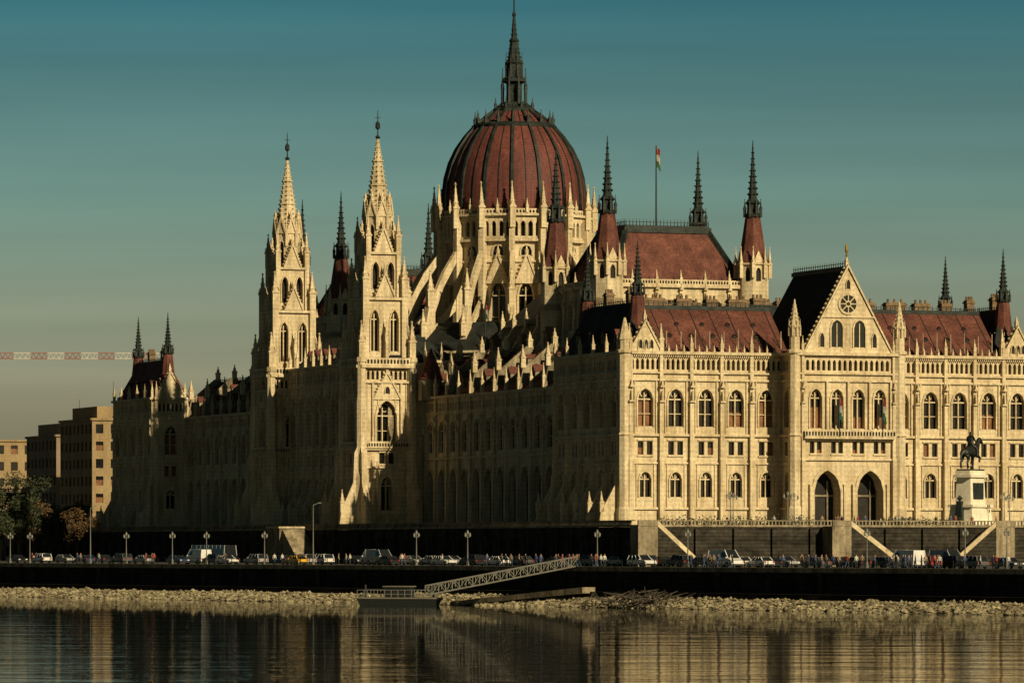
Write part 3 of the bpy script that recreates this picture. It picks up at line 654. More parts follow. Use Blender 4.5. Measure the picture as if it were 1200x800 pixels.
sheet('ground',10.2,6000,GZ,'ground'); sheet('pavement',11.0,15.5,GZ+.13,'paving',-300,900)
sheet('road',15.7,42,GZ+.012,'asphalt',-300,900)
mb=MB()
for o in (22.0,28.5,36):
    t=-200
    while t<600:
        a,b,c,d=qp(t,o),qp(t+3,o),qp(t+3,o+.15),qp(t,o+.15); mb.poly([(*a,GZ+.018),(*d,GZ+.018),(*c,GZ+.018),(*b,GZ+.018)],'paint'); t+=9
mb.obj('road_markings')
mb=MB()
def qbox(mb,t0,t1,o0,o1,z0,z1,m):
    a,b,c,d=qp(t0,o0),qp(t1,o0),qp(t1,o1),qp(t0,o1)
    mb.hexa([(*a,z0),(*b,z0),(*c,z0),(*d,z0),(*a,z1),(*b,z1),(*c,z1),(*d,z1)],m)
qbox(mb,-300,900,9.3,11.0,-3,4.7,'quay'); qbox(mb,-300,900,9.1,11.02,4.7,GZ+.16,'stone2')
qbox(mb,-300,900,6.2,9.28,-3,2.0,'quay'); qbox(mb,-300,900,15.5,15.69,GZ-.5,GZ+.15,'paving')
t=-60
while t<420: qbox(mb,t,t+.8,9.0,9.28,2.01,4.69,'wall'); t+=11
mb.obj('quay_wall')
mb=MB()
t=-60
while t<420:
    x,y=qp(t,10.0); mb.lathe(x,y,[(.06,GZ+.16),(.05,GZ+1.15)],6,'iron'); t+=2.5
for z in (.6,1.1):
    p,q=qp(-60,10.0),qp(420,10.0); mb.beam((*p,GZ+z),(*q,GZ+z),.05,'iron')
mb.obj('quay_railing')
m,nt,b=newmat('river_water'); N=nt.nodes; Lk=nt.links
b.inputs['Base Color'].default_value=(0.002,0.009,0.012,1); b.inputs['Roughness'].default_value=0.02; b.inputs['IOR'].default_value=1.34
tc=N.new('ShaderNodeTexCoord')
def wn(scale,sx,sy,det):
    mp=N.new('ShaderNodeMapping'); mp.inputs['Scale'].default_value=(sx,sy,1); mp.inputs['Rotation'].default_value[2]=.12
    Lk.new(tc.outputs['Object'],mp.inputs['Vector']); n=N.new('ShaderNodeTexNoise'); n.inputs['Scale'].default_value=scale; n.inputs['Detail'].default_value=det
    Lk.new(mp.outputs[0],n.inputs['Vector']); return n
n1=wn(.9,.3,.9,3); n2=wn(.12,.4,1,2)
ad=N.new('ShaderNodeMath'); ad.operation='MULTIPLY_ADD'; ad.inputs[1].default_value=3.0; Lk.new(n2.outputs['Fac'],ad.inputs[0]); Lk.new(n1.outputs['Fac'],ad.inputs[2])
bp=N.new('ShaderNodeBump'); bp.inputs['Strength'].default_value=1.0; bp.inputs['Distance'].default_value=0.032
Lk.new(ad.outputs[0],bp.inputs['Height']); Lk.new(bp.outputs[0],b.inputs['Normal']); MAT['water']=m
mb=MB(); a,b_,c,d=qp(-2500,8.5),qp(4000,8.5),qp(4000,-3000),qp(-2500,-3000); mb.poly([(*a,0),(*b_,0),(*c,0),(*d,0)],'water'); mb.obj('river_water')
# rubble bank
mb=MB()
def bankz(o): return -0.3+ o*.26
for i in range(240):
    t0=-60+i*2.0;t1=t0+2
    for o0,o1 in ((-1.5,2),(2,6.2)):
        mb.poly([(*qp(t0,o0),bankz(o0)),(*qp(t1,o0),bankz(o0)),(*qp(t1,o1),bankz(o1)),(*qp(t0,o1),bankz(o1))],'rock')
for i in range(14000):
    t=R.uniform(-60,420); o=R.uniform(.9,6.1)+.5*math.sin(t*.11)+.4*math.sin(t*.37+1)-.25; o=min(o,6.15); x,y=qp(t,o); r=R.choice([.12,.16,.2,.26,.34,.42])*R.uniform(.7,1.2)
    z=bankz(o)+r*.2
    k=len(mb.V); mi=mb.mi('rock')
    pts=[]
    for a in range(5):
        an=a*1.2566+R.uniform(-.3,.3); pts.append((x+r*R.uniform(.7,1.3)*math.cos(an),y+r*R.uniform(.7,1.3)*math.sin(an),z+R.uniform(-.2,.25)*r))
    mb.V.extend(pts+[(x+R.uniform(-.3,.3)*r,y+R.uniform(-.3,.3)*r,z+r*R.uniform(.5,.95)),(x,y,z-r*.7)])
    for a in range(5):
        mb.F.append((k+a,k+(a+1)%5,k+5)); mb.M.append(mi); mb.F.append((k+(a+1)%5,k+a,k+6)); mb.M.append(mi)
mb.obj('rubble_riverbank')
# terrace (local coords)
mb=MB()
TV,TU=-14.0,-40.0
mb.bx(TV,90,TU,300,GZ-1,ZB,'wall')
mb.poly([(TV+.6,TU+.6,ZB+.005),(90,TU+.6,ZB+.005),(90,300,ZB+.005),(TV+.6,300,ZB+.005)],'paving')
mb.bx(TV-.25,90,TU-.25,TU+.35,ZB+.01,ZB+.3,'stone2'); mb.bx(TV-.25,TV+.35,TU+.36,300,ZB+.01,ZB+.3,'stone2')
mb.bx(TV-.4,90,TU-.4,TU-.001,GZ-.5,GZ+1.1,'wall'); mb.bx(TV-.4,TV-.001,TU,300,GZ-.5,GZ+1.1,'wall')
fw=FR(TV,300,0,-1,-1,0)
for i in range(56):
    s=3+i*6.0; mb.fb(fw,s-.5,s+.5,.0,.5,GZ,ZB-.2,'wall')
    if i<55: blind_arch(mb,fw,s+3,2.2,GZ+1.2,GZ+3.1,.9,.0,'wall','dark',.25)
fs=FR(TV,TU,1,0,0,-1)
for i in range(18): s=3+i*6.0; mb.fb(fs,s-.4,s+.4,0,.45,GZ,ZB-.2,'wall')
for f,L in ((fw,338),(fs,100)):
    s=1.0
    while s<L:
        if s<L-1: mb.fb(f,s-.09,s+.09,-.3,-.05,ZB+.3,ZB+.85,'stone2')
        s+=.55
    mb.fb(f,0,L,-.35,0.0,ZB+.85,ZB+.98,'stone2')
mb.obj('terrace',None,False,(CX,CY,0),A)
def stair(x0,y0,length,width,z0,z1,name='stone_staircase',sg=1):
    mb=MB(); n=int((z1-z0)/.17); 
    for i in range(n):
        a=x0+sg*length*i/n; b=x0+sg*length*(i+1)/n; mb.bx(min(a,b),max(a,b),y0-width,y0-.42,GZ-.3,z1-(z1-z0)*(i+1)/n+.08,'stone2')
    yy=y0-width-.4; xe=x0+sg*length
    mb.hexa([(x0,yy,GZ-.3),(xe,yy,GZ-.3),(xe,yy+.38,GZ-.3),(x0,yy+.38,GZ-.3),(x0,yy,z1+.1),(xe,yy,GZ+.1),(xe,yy+.38,GZ+.1),(x0,yy+.38,z1+.1)],'wall')
    mb.hexa([(x0,yy,z1+.1),(xe,yy,GZ+.1),(xe,yy+.38,GZ+.1),(x0,yy+.38,z1+.1),(x0,yy,z1+.9),(xe,yy,GZ+.9),(xe,yy+.38,GZ+.9),(x0,yy+.38,z1+.9)],'stone')
    mb.bx(x0-(3 if sg>0 else 0),x0+(0 if sg>0 else 3),y0-width-.4,y0-.42,GZ-.3,z1+.1,'stone2'); mb.bx(x0-(3 if sg>0 else 0),x0+(0 if sg>0 else 3),y0-width-.5,y0-width-.1,z1+.11,z1+.9,'stone2')
    mb.obj(name,None,False,(CX,CY,0),A)
stair(-12.5,TU,6.5,3.0,GZ,ZB); stair(17.5,TU,8,3.5,GZ,ZB); stair(41,TU,7,3.0,GZ,ZB,sg=-1)
mb=MB(); 
mb.bx(TV-5,TV-.5,108,115,GZ-.2,ZB+.3,'stone2'); mb.bx(TV-5.2,TV-.5,107.8,115.2,ZB+.31,ZB+.6,'stone')
for i in range(20): mb.bx(TV-4.5,TV-.5,107.98-(i+1)*.45,108-i*.45-.02,GZ-.2,ZB-i*.28,'stone2')
mb.obj('river_stairs',None,False,(CX,CY,0),A)
# ------------------------------------------------------------------ background city
def office(name,corner,wv,lu,zt,mat,nfl,bays,baysu,pent=True,rot=A):
    mb=MB(); m=mat
    f=FR(0,0,1,0,0,-1); g=FR(0,lu,0,-1,-1,0)
    fh=(zt-GZ)/nfl
    for fr_,L,nb in ((f,wv,bays),(g,lu,baysu)):
        for i in range(nb):
            a=L*i/nb;b=L*(i+1)/nb
            for k in range(nfl):
                z0=GZ+fh*k; arch_panel(mb,fr_,a,b,z0,z0+fh,(a+b)/2,(b-a)*.5,z0+fh*.25,z0+fh*.78,0,.3,m,'glass',0,1,0,0,R.choice([0,0,0,.6]))
        course(mb,fr_,-.2,L+.2,zt,.5,.4,m); course(mb,fr_,0,L,GZ+fh,.25,.2,m)
    mb.bx(.5,wv,.5,lu,GZ,zt+.2,m)
    if pent:
        mb.bx(2,wv-2,3,lu-3,zt+.2,zt+3.2,m); mb.bx(wv*.4,wv*.6,lu*.3,lu*.5,zt+3.2,zt+5.5,'brick')
        mb.lathe(wv*.3,lu*.3,[(.08,zt+3),(.04,zt+9)],6,'iron'); mb.lathe(wv*.5,lu*.7,[(.08,zt+3),(.04,zt+7)],6,'iron')
    mb.obj(name,None,False,(corner[0],corner[1],0),rot)
MAT['ochre']=noisy('ochre_render',(0.24,0.165,0.08),(0.33,0.24,0.12),.3,.9,None,(1,1,.4),2,.2)
MAT['tan']=noisy('tan_render',(0.20,0.145,0.085),(0.28,0.21,0.13),.3,.9,None,(1,1,.4),2,.2)
def bear(ximg,Y): return ((ximg-600)/5700.0*Y,Y)
office('office_building',bear(108,1080),24,26,36.0,'ochre',8,7,8)
office('office_building',bear(66,1130),26,26,33.5,'tan',7,6,8)
office('apartment_building',bear(-40,1250),22,40,35.0,'ochre',7,6,9,pent=False)
office('apartment_building',bear(-30,1010),12,60,20.0,'tan',4,4,12,pent=False)
# ------------------------------------------------------------------ crane
MAT['crane_red']=flat('crane_red',(.26,.09,.07)); MAT['crane_white']=flat('crane_white',(.5,.46,.4))
mb=MB(); n=50; st=1.5
for i in range(n):
    m='crane_red' if (i//3)%2 else 'crane_white'; x0=i*st;x1=x0+st; h=1.5
    for y in (-.6,.6): mb.beam((x0,y,0),(x1,y,0),.22,m)
    mb.beam((x0,0,h),(x1,0,h),.22,m)
    for y in (-.6,.6): mb.beam((x0,y,0),((x0+x1)/2,0,h),.12,m); mb.beam(((x0+x1)/2,0,h),(x1,y,0),.12,m)
mb.bx(-14,0,-.8,.8,-.3,.2,'crane_red'); mb.bx(-14,-10,-1,1,-2.2,-.3,'wall')
for z in range(0,54,2):
    for a,b in (((-1,-1),(1,-1)),((1,-1),(1,1)),((1,1),(-1,1)),((-1,1),(-1,-1))):
        mb.beam((a[0],a[1],-z),(a[0],a[1],-z-2),.2,'crane_white'); mb.beam((a[0],a[1],-z),(b[0],b[1],-z-2),.12,'crane_white')
mb.lathe(0,0,[(1,0),(.2,7)],4,'crane_white')
p=bear(-142,1300); mb.obj('tower_crane',None,False,(p[0],p[1],58.2),.02)
# ------------------------------------------------------------------ trees
MAT['leaf']=noisy('tree_foliage',(0.022,0.034,0.012),(0.06,0.07,0.024),.5,.8,None,(1,1,1),3,.4)
MAT['leaf2']=noisy('autumn_foliage',(0.06,0.035,0.012),(0.13,0.07,0.02),.5,.8,None,(1,1,1),3,.4)
MAT['bark']=noisy('bark',(0.05,0.04,0.028),(0.09,0.07,0.05),2,.95)
def leafq(mb,q,sz,leaf):
    a=Vector((R.gauss(0,1),R.gauss(0,1),R.gauss(0,1))).normalized(); b=a.cross(Vector((R.gauss(0,1),R.gauss(0,1),1))).normalized()
    mb.poly([tuple(q-a*sz),tuple(q+b*sz*.6),tuple(q+a*sz),tuple(q-b*sz*.6)],leaf)
def tree(x,y,z,h,leaf,name='broadleaf_tree'):
    mb=MB(); th=h*.32
    mb.cyl((0,0,0),(0,0,th),.35,.22,8,'bark'); cl=[]
    for i in range(13):
        a=i*2.4+R.uniform(-.3,.3); r=R.uniform(.15,.34)*h*.9; zz=R.uniform(.36,.93)*h; r*=1.15-abs(zz/h-.62)*1.6
        e=(r*math.cos(a),r*math.sin(a),zz); mb.cyl((0,0,th*R.uniform(.7,1)),e,.14,.04,5,'bark'); cl.append(e)
    for c in cl:
        cr=h*R.uniform(.10,.17)
        for i in range(280):
            v=Vector((R.gauss(0,1),R.gauss(0,1),R.gauss(0,.8))); v=v.normalized()*cr*R.uniform(.35,1.1)
            leafq(mb,Vector(c)+v,R.uniform(.16,.34),leaf)
    mb.obj(name,None,False,(x,y,z))
for xi,Y,h,lf in ((4,960,15,'leaf'),(22,930,12,'leaf'),(40,985,12,'leaf2'),(58,950,10,'leaf'),(75,980,9.5,'leaf2'),(92,960,10.5,'leaf2'),(108,990,8,'leaf'),(-12,900,13,'leaf'),(30,1040,18,'leaf'),(5,1060,19,'leaf2'),(55,1020,13,'leaf'),(85,1015,12,'leaf')):
    p=bear(xi,Y); tree(p[0],p[1],GZ,h,lf)
mb=MB()
for a,b in ((-10,14),(26,38),(50,75)):
    for i in range(int((b-a)*110)):
        leafq(mb,Vector((R.uniform(a,b),-38.2+R.gauss(0,.35),ZB+abs(R.gauss(.6,.45)))),R.uniform(.1,.2),'leaf')
mb.obj('hedge',None,False,(CX,CY,0),A)
# ------------------------------------------------------------------ street lamps
MAT['lamp_glass']=flat('lamp_glass',(.26,.25,.21),.3)
def lampmesh(h,kind):
    mb=MB(); mb.lathe(0,0,[(.22,0),(.22,.5),(.11,.8),(.07,h*.6),(.05,h)],8,'lamp_iron')
    if kind==0:
        mb.cyl((-.55,0,h-.4),(.55,0,h-.4),.035,.035,6,'lamp_iron')
        for x in (-.55,.55,0):
            z=h-.38 if x else h
            mb.lathe(x,0,[(.07,z),(.15,z+.1),(.17,z+.38),(.05,z+.45)],8,'lamp_glass'); mb.lathe(x,0,[(.19,z+.4),(.03,z+.62)],8,'lamp_iron')
    else:
        mb.cyl((0,0,h),(1.4,0,h+.35),.05,.04,6,'lamp_iron'); mb.hexa([(1.2,-.13,h+.28),(1.9,-.13,h+.33),(1.9,.13,h+.33),(1.2,.13,h+.28),(1.2,-.13,h+.4),(1.9,-.13,h+.4),(1.9,.13,h+.4),(1.2,.13,h+.4)],'lamp_glass')
    return mb.mesh('street_lamp')
MAT['lamp_iron']=flat('lamp_post_paint',(.16,.155,.13),.5)
LM=[lampmesh(4.6,0),lampmesh(9.0,1)]
for xi,k,o in ((12,0,24),(35,0,20),(106,1,16),(148,0,22),(202,0,22),(242,0,22),(310,0,22),(367,1,16),(488,0,18),(548,0,18),(700,0,24),(806,0,22),(1016,0,24),(1131,0,20),(1180,0,24)):
    t=row(xi,o); x,y=qp(t,o); ob=bpy.data.objects.new('street_lamp',LM[k]); COL.objects.link(ob); ob.location=(x,y,GZ); ob.rotation_euler[2]=.98
for xv,uv in ((2,-36),(11,-36),(46,-36),(12,-14),(22,-14),(58,-14)):
    x,y=l2w(xv,uv); ob=bpy.data.objects.new('street_lamp',LM[0]); COL.objects.link(ob); ob.location=(x,y,ZB)
# ------------------------------------------------------------------ vehicles
MAT['tyre']=flat('tyre',(.02,.02,.02),.9); MAT['hub']=flat('hub',(.3,.3,.3),.4,.5); MAT['carglass']=flat('car_glass',(.015,.018,.02),.08)
MAT['head']=flat('headlamp',(.6,.6,.55),.2); MAT['tail']=flat('tail_lamp',(.3,.02,.02),.3)
for n_,c in dict(white=(.66,.64,.6),silver=(.32,.32,.31),black=(.015,.015,.016),grey=(.09,.09,.09),red=(.20,.03,.02),blue=(.03,.05,.11),yellow=(.6,.36,.03)).items():
    MAT['paint_'+n_]=flat('car_paint_'+n_,c,.3)
def vehicle(kind,col):
    mb=MB(); pm='paint_'+col
    if kind=='car': L,W,H=4.3,1.75,1.45; body=[(-2.15,.35),(-2.15,.75),(-2.0,.92),(-1.3,.98),(1.0,.95),(1.95,.78),(2.15,.6),(2.15,.35)]; gh=[(-1.75,.96),(-1.2,1.42),(.2,1.45),(1.0,.94)]
    elif kind=='suv': L,W,H=4.5,1.85,1.7; body=[(-2.25,.4),(-2.25,.95),(-2.1,1.05),(1.1,1.03),(2.0,.92),(2.25,.7),(2.25,.4)]; gh=[(-2.1,1.04),(-1.85,1.62),(.3,1.68),(1.1,1.02)]
    elif kind=='van': L,W,H=5.4,2.0,2.4; body=[(-2.7,.4),(-2.7,1.3),(1.9,1.3),(2.5,1.05),(2.7,.8),(2.7,.4)]; gh=[(-2.68,1.3),(-2.6,2.35),(1.0,2.4),(1.9,1.3)]
    else: L,W,H=11.0,2.5,3.1; body=[(-5.5,.35),(-5.5,1.3),(5.5,1.3),(5.5,.35)]; gh=[(-5.48,1.3),(-5.4,3.05),(5.2,3.1),(5.48,1.3)]
    w=W/2
    f=FR(0,0,1,0,0,1)
    exsz(mb,f,body,-w,w,pm)
    k=w*.84
    (x0,z0),(x1,z1),(x2,z2),(x3,z3)=gh
    A1=[(x0,-w*.97,z0),(x3,-w*.97,z3),(x3,w*.97,z3),(x0,w*.97,z0)]; B1=[(x1,-k,z1),(x2,-k,z2),(x2,k,z2),(x1,k,z1)]
    mb.poly(B1,pm)
    sidem=pm if kind=='van' else 'carglass'
    mb.poly([A1[0],A1[1],B1[1],B1[0]],sidem); mb.poly([A1[2],A1[3],B1[3],B1[2]],sidem); mb.poly([A1[1],A1[2],B1[2],B1[1]],'carglass'); mb.poly([A1[3],A1[0],B1[0],B1[3]],'carglass' if kind!='van' else pm)
    for sg in (-1,1):
        if kind=='van':
            mb.poly([(.3,sg*(w*.955+.01),1.4),(1.65,sg*(w*.955+.01),1.4),(1.0,sg*(k+.045),2.1),(.3,sg*(k+.045),2.1)],'carglass')
        else:
            for u in ((.33,.66) if kind!='bus' else (.12,.24,.36,.48,.6,.72,.84)):
                xa=x0+(x3-x0)*u; xb=x1+(x2-x1)*u; mb.beam((xa,sg*w*.975,z0),(xb,sg*(k+.01),z1),.09,pm)
        mb.beam((x0,sg*w*.97,z0),(x1,sg*k,z1),.12,pm); mb.beam((x3,sg*w*.97,z3),(x2,sg*k,z2),.1,pm)
        for xw in (-L*.31,L*.31):
            r=.33 if kind in('car','suv') else .42
            mb.cyl((xw,sg*(w-.2),r),(xw,sg*(w+.02),r),r,r,14,'tyre'); mb.cyl((xw,sg*(w-.1),r),(xw,sg*(w+.035),r),r*.55,r*.5,10,'hub')
        mb.bx(L/2-.12,L/2+.02,sg*w*.75-.18,sg*w*.75+.18,.6,.76,'head'); mb.bx(-L/2-.02,-L/2+.1,sg*w*.8-.12,sg*w*.8+.12,.65,.9,'tail')
        mb.bx(x3-.35,x3-.15,sg*(w+.1)-.1,sg*(w+.1)+.1,z3,z3+.15,pm)
    mb.bx(-L/2-.06,-L/2+.2,-w*.9,w*.9,.3,.5,'tyre'); mb.bx(L/2-.2,L/2+.06,-w*.9,w*.9,.3,.5,'tyre')
    return mb.mesh('parked_'+kind)
VC={}
def park(kind,col,xi,o,flip=False,z=GZ+.012,da=0):
    k=(kind,col)
    if k not in VC: VC[k]=vehicle(*k)
    nm={'car':'parked_car','suv':'parked_hatchback','van':'parked_van','bus':'parked_bus'}[kind]
    t=row(xi,o); x,y=qp(t,o); ob=bpy.data.objects.new(nm,VC[k]); COL.objects.link(ob); ob.location=(x,y,z)
    ob.rotation_euler[2]=math.atan2(QD[1],QD[0])+(math.pi if flip else 0)+da
for a in (('van','white',232,34,0,),('bus','silver',250,40,0),('van','silver',445,30,1),('van','white',850,24,1),('van','white',1062,24,0),('van','silver',1110,34,1),('car','yellow',347,22,0),('car','white',266,24,1),('suv','white',752,24,1),('car','black',900,28,0),('suv','red',1085,30,0),('car','white',520,24,1),('suv','silver',300,24,0),('van','white',438,36,0)): park(a[0],a[1],a[2],a[3],bool(a[4]))
xi=20
cols=['black','grey','silver','black','white','blue','grey','black','black','silver','grey','white']
while xi<1200:
    park(R.choice(['car','car','suv']),R.choice(cols),xi,R.choice([26,33,39]),R.random()<.5); xi+=R.uniform(16,44)
# ------------------------------------------------------------------ skinned figures
def skinned(name,V,E,rad,sub=1):
    me=bpy.data.meshes.new(name); me.from_pydata(V,E,[]); ob=bpy.data.objects.new(name,me); COL.objects.link(ob)
    sk=ob.modifiers.new('skin','SKIN'); sk.use_smooth_shade=True
    for i,r in enumerate(rad):
        r=r if isinstance(r,tuple) else (r,r)
        me.skin_vertices[0].data[i].radius=r
    me.skin_vertices[0].data[0].use_root=True
    sb=ob.modifiers.new('s','SUBSURF'); sb.levels=sub; sb.render_levels=sub
    dg=bpy.context.evaluated_depsgraph_get(); m2=bpy.data.meshes.new_from_object(ob.evaluated_get(dg)); bpy.data.objects.remove(ob)
    m2.name=name; return m2
SKIN=flat('skin',(.35,.2,.13)); HAIR=flat('hair',(.04,.025,.015))
def person(pose,top,leg):
    st=.28 if pose else .09
    V=[(0,0,.95),(0,0,1.15),(0,0,1.38),(0,0,1.50),(0,0.02,1.60),(0,0.01,1.72), (.1,0,.9),(.12,st*.5,.5),(.12,st*.3 if not pose else st*.9,.08),(.12,st*.3+.16 if not pose else st*.9+.16,.04), (-.1,0,.9),(-.12,-st*.3,.5),(-.12,-st*1.1 if pose else 0,.09),(-.12,(-st*1.1 if pose else 0)+.15,.04),
       (.19,0,1.4),(.26,-.06,1.12),(.25,.08,.88),(.25,.1,.78),(-.19,0,1.4),(-.26,-.02,1.12),(-.25,.12,.9),(-.25,.14,.8)]
    E=[(0,1),(1,2),(2,3),(3,4),(4,5),(0,6),(6,7),(7,8),(8,9),(0,10),(10,11),(11,12),(12,13),(2,14),(14,15),(15,16),(16,17),(2,18),(18,19),(19,20),(20,21)]
    r=[(.16,.12),(.14,.11),(.18,.12),.055,.085,.07,.095,.065,.05,.045,.095,.065,.05,.045,.065,.048,.038,.04,.065,.048,.038,.04]
    m=skinned('pedestrian',V,E,r,1)
    for q in (top,leg,SKIN,HAIR): m.materials.append(q)
    for p in m.polygons:
        z=p.center.z; p.material_index=2 if (z>1.47 and z<1.68) else 3 if z>=1.68 else 1 if z<.95 and abs(p.center.x)<.21 else (2 if z<.82 else 0)
    return m
tops=[flat('jacket_dark',(.03,.03,.035)),flat('coat_red',(.25,.03,.02)),flat('shirt_white',(.5,.48,.42)),flat('coat_blue',(.04,.06,.14)),flat('coat_tan',(.25,.17,.09))]
legs=[flat('trousers_dark',(.02,.02,.025)),flat('jeans',(.04,.06,.1))]
PM=[person(i%2,tops[i%5],legs[i%2]) for i in range(10)]
def putp(x,y,z):
    ob=bpy.data.objects.new('pedestrian',R.choice(PM)); COL.objects.link(ob); ob.location=(x,y,z); ob.rotation_euler[2]=R.uniform(0,6.28)
for xi in [118,176,180,330,398,404,470,585,591,606,668,674,681,690,699,812,940,946,955,962,968,975,983,992,1040,1075,1083,1099,1150,1168]+[R.uniform(560,720) for _ in range(14)]+[R.uniform(780,1190) for _ in range(26)]+[R.uniform(20,560) for _ in range(10)]:
    o=R.uniform(11.4,15); t=row(xi+R.uniform(-3,3),o); x,y=qp(t,o); putp(x,y,GZ+.13)
for i in range(22):
    x,y=l2w(R.uniform(5,60),R.uniform(-39,-37)); putp(x,y,ZB+.01)
for i in range(10):
    x,y=l2w(R.uniform(28,44),R.uniform(-10,-8)); putp(x,y,ZB+.01)
# ------------------------------------------------------------------ equestrian statue
BR=noisy('bronze',(0.012,0.014,0.011),(0.03,0.034,0.028),1.5,.5,metal=.3)
st=bpy.data.objects.new('equestrian_statue',None); COL.objects.link(st)
sx,sy=l2w(42.3,-32.3); st.location=(sx,sy,ZB); st.rotation_euler[2]=A+math.radians(35)
HV=[(0,0,1.45),(-.75,0,1.5),(-1.15,0,1.35),(.6,0,1.45),(.95,0,1.75),(1.25,0,2.2),(1.42,0,2.45),(1.75,0,2.2),(1.95,0,2.0),
 (-.95,.22,1.1),(-.85,.24,.8),(-1.15,.24,.5),(-1.05,.24,.05), (-.95,-.22,1.1),(-.7,-.24,.78),(-.95,-.24,.48),(-.8,-.24,.05),
 (.7,.2,1.0),(.75,.2,.6),(.72,.2,.05),(.7,-.2,1.05),(1.15,-.2,.95),(1.05,-.2,.55), (-1.45,0,1.2),(-1.55,0,.7)]
HE=[(0,1),(1,2),(0,3),(3,4),(4,5),(5,6),(6,7),(7,8),(1,9),(9,10),(10,11),(11,12),(1,13),(13,14),(14,15),(15,16),(3,17),(17,18),(18,19),(3,20),(20,21),(21,22),(2,23),(23,24)]
HR=[.38,.4,.25,.38,.28,.19,.17,.12,.09,.22,.13,.08,.09,.22,.13,.08,.09,.17,.09,.09,.17,.1,.09,.1,.07]
hm=skinned('horse',HV,HE,HR,1); hm.materials.append(BR); ho=bpy.data.objects.new('horse',hm); COL.objects.link(ho); ho.parent=st
RV=[(0,0,1.85),(0,0,2.2),(0.02,0,2.5),(.03,0,2.66),(.06,0,2.82),(.07,0,2.98),(.2,.36,1.75),(.3,.45,1.35),(.2,.45,1.0),(.35,.45,.95),(.2,-.36,1.75),(.3,-.45,1.35),(.2,-.45,1.0),(.35,-.45,.95),(0,.25,2.5),(.1,.35,2.2),(.4,.2,2.1),(0,-.25,2.5),(.05,-.4,2.2),(.35,-.3,2.15)]
RE=[(0,1),(1,2),(2,3),(3,4),(4,5),(0,6),(6,7),(7,8),(8,9),(0,10),(10,11),(11,12),(12,13),(2,14),(14,15),(15,16),(2,17),(17,18),(18,19)]
RR=[.2,.19,.22,.07,.12,.1,.14,.1,.07,.06,.14,.1,.07,.06,.1,.07,.05,.1,.07,.05]
rm=skinned('rider',RV,RE,RR,1); rm.materials.append(BR); ro=bpy.data.objects.new('rider',rm); COL.objects.link(ro); ro.parent=st
for o in (ho,ro): o.location=(0,0,8.6); o.scale=(1.9,1.9,1.9)
mb=MB()
mb.bx(-4.4,4.4,-3.2,3.2,0,.5,'white'); mb.bx(-3.6,3.6,-2.5,2.5,.5,1.0,'white'); mb.frust(0,0,1.0,3.0,3.1,2.0,2.9,1.8,'white'); mb.bx(-3.2,3.2,-2.1,2.1,3.0,3.4,'white')
mb.frust(0,0,3.4,7.4,2.3,1.3,2.1,1.15,'white'); mb.bx(-2.7,2.7,-1.5,1.5,7.4,7.8,'white'); mb.bx(-2.4,2.4,-1.2,1.2,7.8,8.4,'white'); mb.bx(-2.3,2.3,-1.1,1.1,8.4,8.62,'iron')
for q in (-3.3,3.3): mb.frust(q,0,1,3.9,.5,.6,.3,.4,'iron'); mb.octa(q,0,4.3,.5,'iron')
for sg in (-1,1): mb.bx(-1.5,1.5,sg*1.32-.08,sg*1.32+.08,4.2,6.6,'iron')
mb.obj('pedestal',st)
# ------------------------------------------------------------------ pontoon and gangway
MAT['hull']=flat('pontoon_hull',(.014,.017,.015),.6); MAT['deck']=flat('pontoon_deck',(.16,.14,.10),.8); MAT['rail']=flat('galvanised_rail',(.20,.19,.155),.5)
RQ=math.atan2(QD[1],QD[0])
t=row(468,-7); x,y=qp(t,-7); RP=RQ+math.radians(38)
mb=MB(); mb.hexa([(-4.8,-1.8,-.4),(4.8,-1.8,-.4),(4.8,1.8,-.4),(-4.8,1.8,-.4),(-5.5,-2,.9),(5.5,-2,.9),(5.5,2,.9),(-5.5,2,.9)],'hull')
mb.bx(-5.6,5.6,-2.1,2.1,.9,1.1,'deck')
for yy in (-2,2):
    for i in range(12): mb.cyl((-5.4+i*.98,yy,1.1),(-5.4+i*.98,yy,2.1),.035,.035,6,'rail')
    for z in (1.55,2.1): mb.beam((-5.4,yy,z),(5.4,yy,z),.055,'rail')
mb.bx(-1.8,1.8,-1.0,1.0,1.1,2.5,'hull'); mb.bx(-2,2,-1.2,1.2,2.5,2.65,'deck')
for q in (-1,1): mb.bx(q*.9-.5,q*.9+.5,-1.03,1.03,1.7,2.3,'carglass')
for q in (-4.9,4.9): mb.cyl((q,0,-1),(q,0,2.8),.16,.16,8,'hull')
mb.obj('floating_pontoon',None,False,(x,y,0),RP)
p0=Vector((*qp(row(500,-5),-5),1.4)); p1=Vector((*qp(row(676,9.5),9.5),GZ+.2))
mb=MB(); d=(p1-p0); side=Vector((d.y,-d.x,0)).normalized()*.9; n=22
for sg in (-1,1):
    o=side*sg
    mb.beam(p0+o,p1+o,.2,'rail'); mb.beam(p0+o+Vector((0,0,1.3)),p1+o+Vector((0,0,1.3)),.16,'rail')
    for i in range(n):
        a=p0+d*(i/n)+o; b2=p0+d*((i+1)/n)+o; mb.beam(a,a+Vector((0,0,1.3)),.09,'rail'); mb.beam(a if i%2 else a+Vector((0,0,1.3)),(b2+Vector((0,0,1.3))) if i%2 else b2,.08,'rail')
mb.poly([tuple(p0-side),tuple(p0+side),tuple(p1+side),tuple(p1-side)],'deck')
mb.obj('gangway_bridge')
mb=MB()
a0=Vector((*qp(row(535,1.5),1.5),.5)); a1=Vector((*qp(row(690,6.0),6.0),2.6))
s2=Vector((a1.y-a0.y,-(a1.x-a0.x),0)).normalized()*1.2
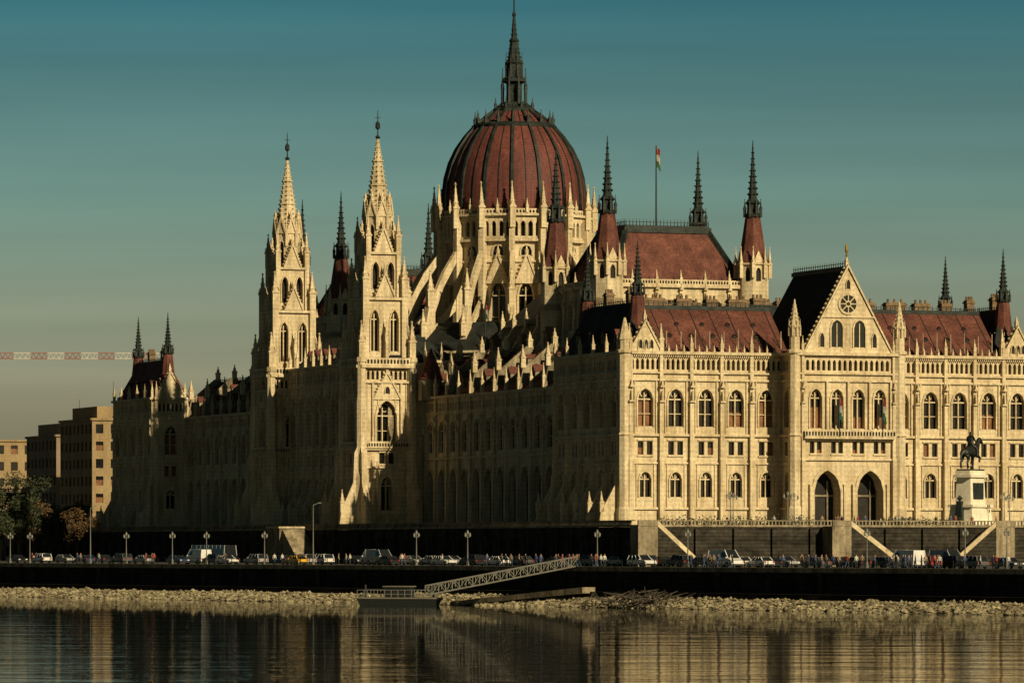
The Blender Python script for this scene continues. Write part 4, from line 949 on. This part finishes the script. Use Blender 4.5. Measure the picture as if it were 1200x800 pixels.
mb.hexa([tuple(a0-s2-Vector((0,0,.6))),tuple(a1-s2-Vector((0,0,.8))),tuple(a1+s2-Vector((0,0,.8))),tuple(a0+s2-Vector((0,0,.6))),tuple(a0-s2),tuple(a1-s2),tuple(a1+s2),tuple(a0+s2)],'stone2')
mb.obj('boat_ramp')
mb=MB()
for i in range(170):
    t=row(R.gauss(748,20),2.5); o=R.uniform(0,4.5); x,y=qp(t,o); z=bankz(o)+.2+R.random()*1.1
    a=R.uniform(0,6.28); l=R.uniform(1,3.4); e=(x+l*math.cos(a),y+l*math.sin(a),z+R.uniform(-.3,1.1)); mb.cyl((x,y,z),e,R.uniform(.05,.12),.03,5,'bark')
mb.obj('driftwood_pile')
# ------------------------------------------------------------------ light & sky
sunaz=math.radians(17); el=math.radians(27)
hx=math.cos(sunaz)*math.sin(A)+math.sin(sunaz)*math.cos(A); hy=-math.cos(sunaz)*math.cos(A)+math.sin(sunaz)*math.sin(A)
sd=Vector((hx*math.cos(el),hy*math.cos(el),math.sin(el)))
ld=bpy.data.lights.new('sun','SUN'); ld.energy=5.0; ld.angle=math.radians(.5); ld.color=(1.0,.83,.53)
lo=bpy.data.objects.new('sun',ld); COL.objects.link(lo); lo.rotation_euler=sd.to_track_quat('Z','Y').to_euler()
w=bpy.data.worlds.new('World'); S.world=w; w.use_nodes=True; nt=w.node_tree; N=nt.nodes; Lk=nt.links
bg=N['Background']; sky=N.new('ShaderNodeTexSky'); sky.sky_type='NISHITA'; sky.sun_disc=False; sky.sun_elevation=el; sky.sun_rotation=math.atan2(hx,hy)
sky.air_density=1.0; sky.dust_density=2.0; sky.ozone_density=1.0
tc=N.new('ShaderNodeTexCoord'); sp=N.new('ShaderNodeSeparateXYZ'); Lk.new(tc.outputs['Generated'],sp.inputs[0])
cr=N.new('ShaderNodeValToRGB'); e=cr.color_ramp.elements; e[0].position=0; e[0].color=(1.0,.86,.66,1); e[1].position=1; e[1].color=(.012,.036,.042,1)
for p_,c in ((.035,(.84,.80,.66)),(.07,(.42,.60,.54)),(.112,(.11,.33,.36)),(.17,(.025,.075,.09))):
    q=e.new(p_); q.color=(*c,1)
Lk.new(sp.outputs['Z'],cr.inputs[0])
mp=N.new('ShaderNodeMapping'); mp.inputs['Scale'].default_value=(3,3,60); Lk.new(tc.outputs['Generated'],mp.inputs[0])
ns=N.new('ShaderNodeTexNoise'); ns.inputs['Scale'].default_value=1.3; ns.inputs['Detail'].default_value=5; Lk.new(mp.outputs[0],ns.inputs[0])
mr=N.new('ShaderNodeMapRange'); mr.inputs[1].default_value=.4; mr.inputs[2].default_value=.75; mr.inputs[3].default_value=.97; mr.inputs[4].default_value=1.18; Lk.new(ns.outputs['Fac'],mr.inputs[0])
m1=N.new('ShaderNodeMix'); m1.data_type='RGBA'; m1.blend_type='MULTIPLY'; m1.inputs[0].default_value=1; Lk.new(sky.outputs[0],m1.inputs[6]); Lk.new(cr.outputs[0],m1.inputs[7])
m2=N.new('ShaderNodeMix'); m2.data_type='RGBA'; m2.blend_type='MULTIPLY'; m2.inputs[0].default_value=1; Lk.new(m1.outputs[2],m2.inputs[6]); Lk.new(mr.outputs[0],m2.inputs[7])
Lk.new(m2.outputs[2],bg.inputs['Color']); bg.inputs['Strength'].default_value=.09
# ------------------------------------------------------------------ camera
cd=bpy.data.cameras.new('camera'); cam=bpy.data.objects.new('camera',cd); COL.objects.link(cam)
cam.location=(0,0,8); cam.rotation_euler=(math.radians(90),0,0); cd.sensor_width=36; cd.lens=171.0; cd.shift_y=.2; cd.clip_start=1; cd.clip_end=20000
S.camera=cam
S.view_settings.view_transform='Standard'; S.view_settings.look='None'; S.view_settings.exposure=0
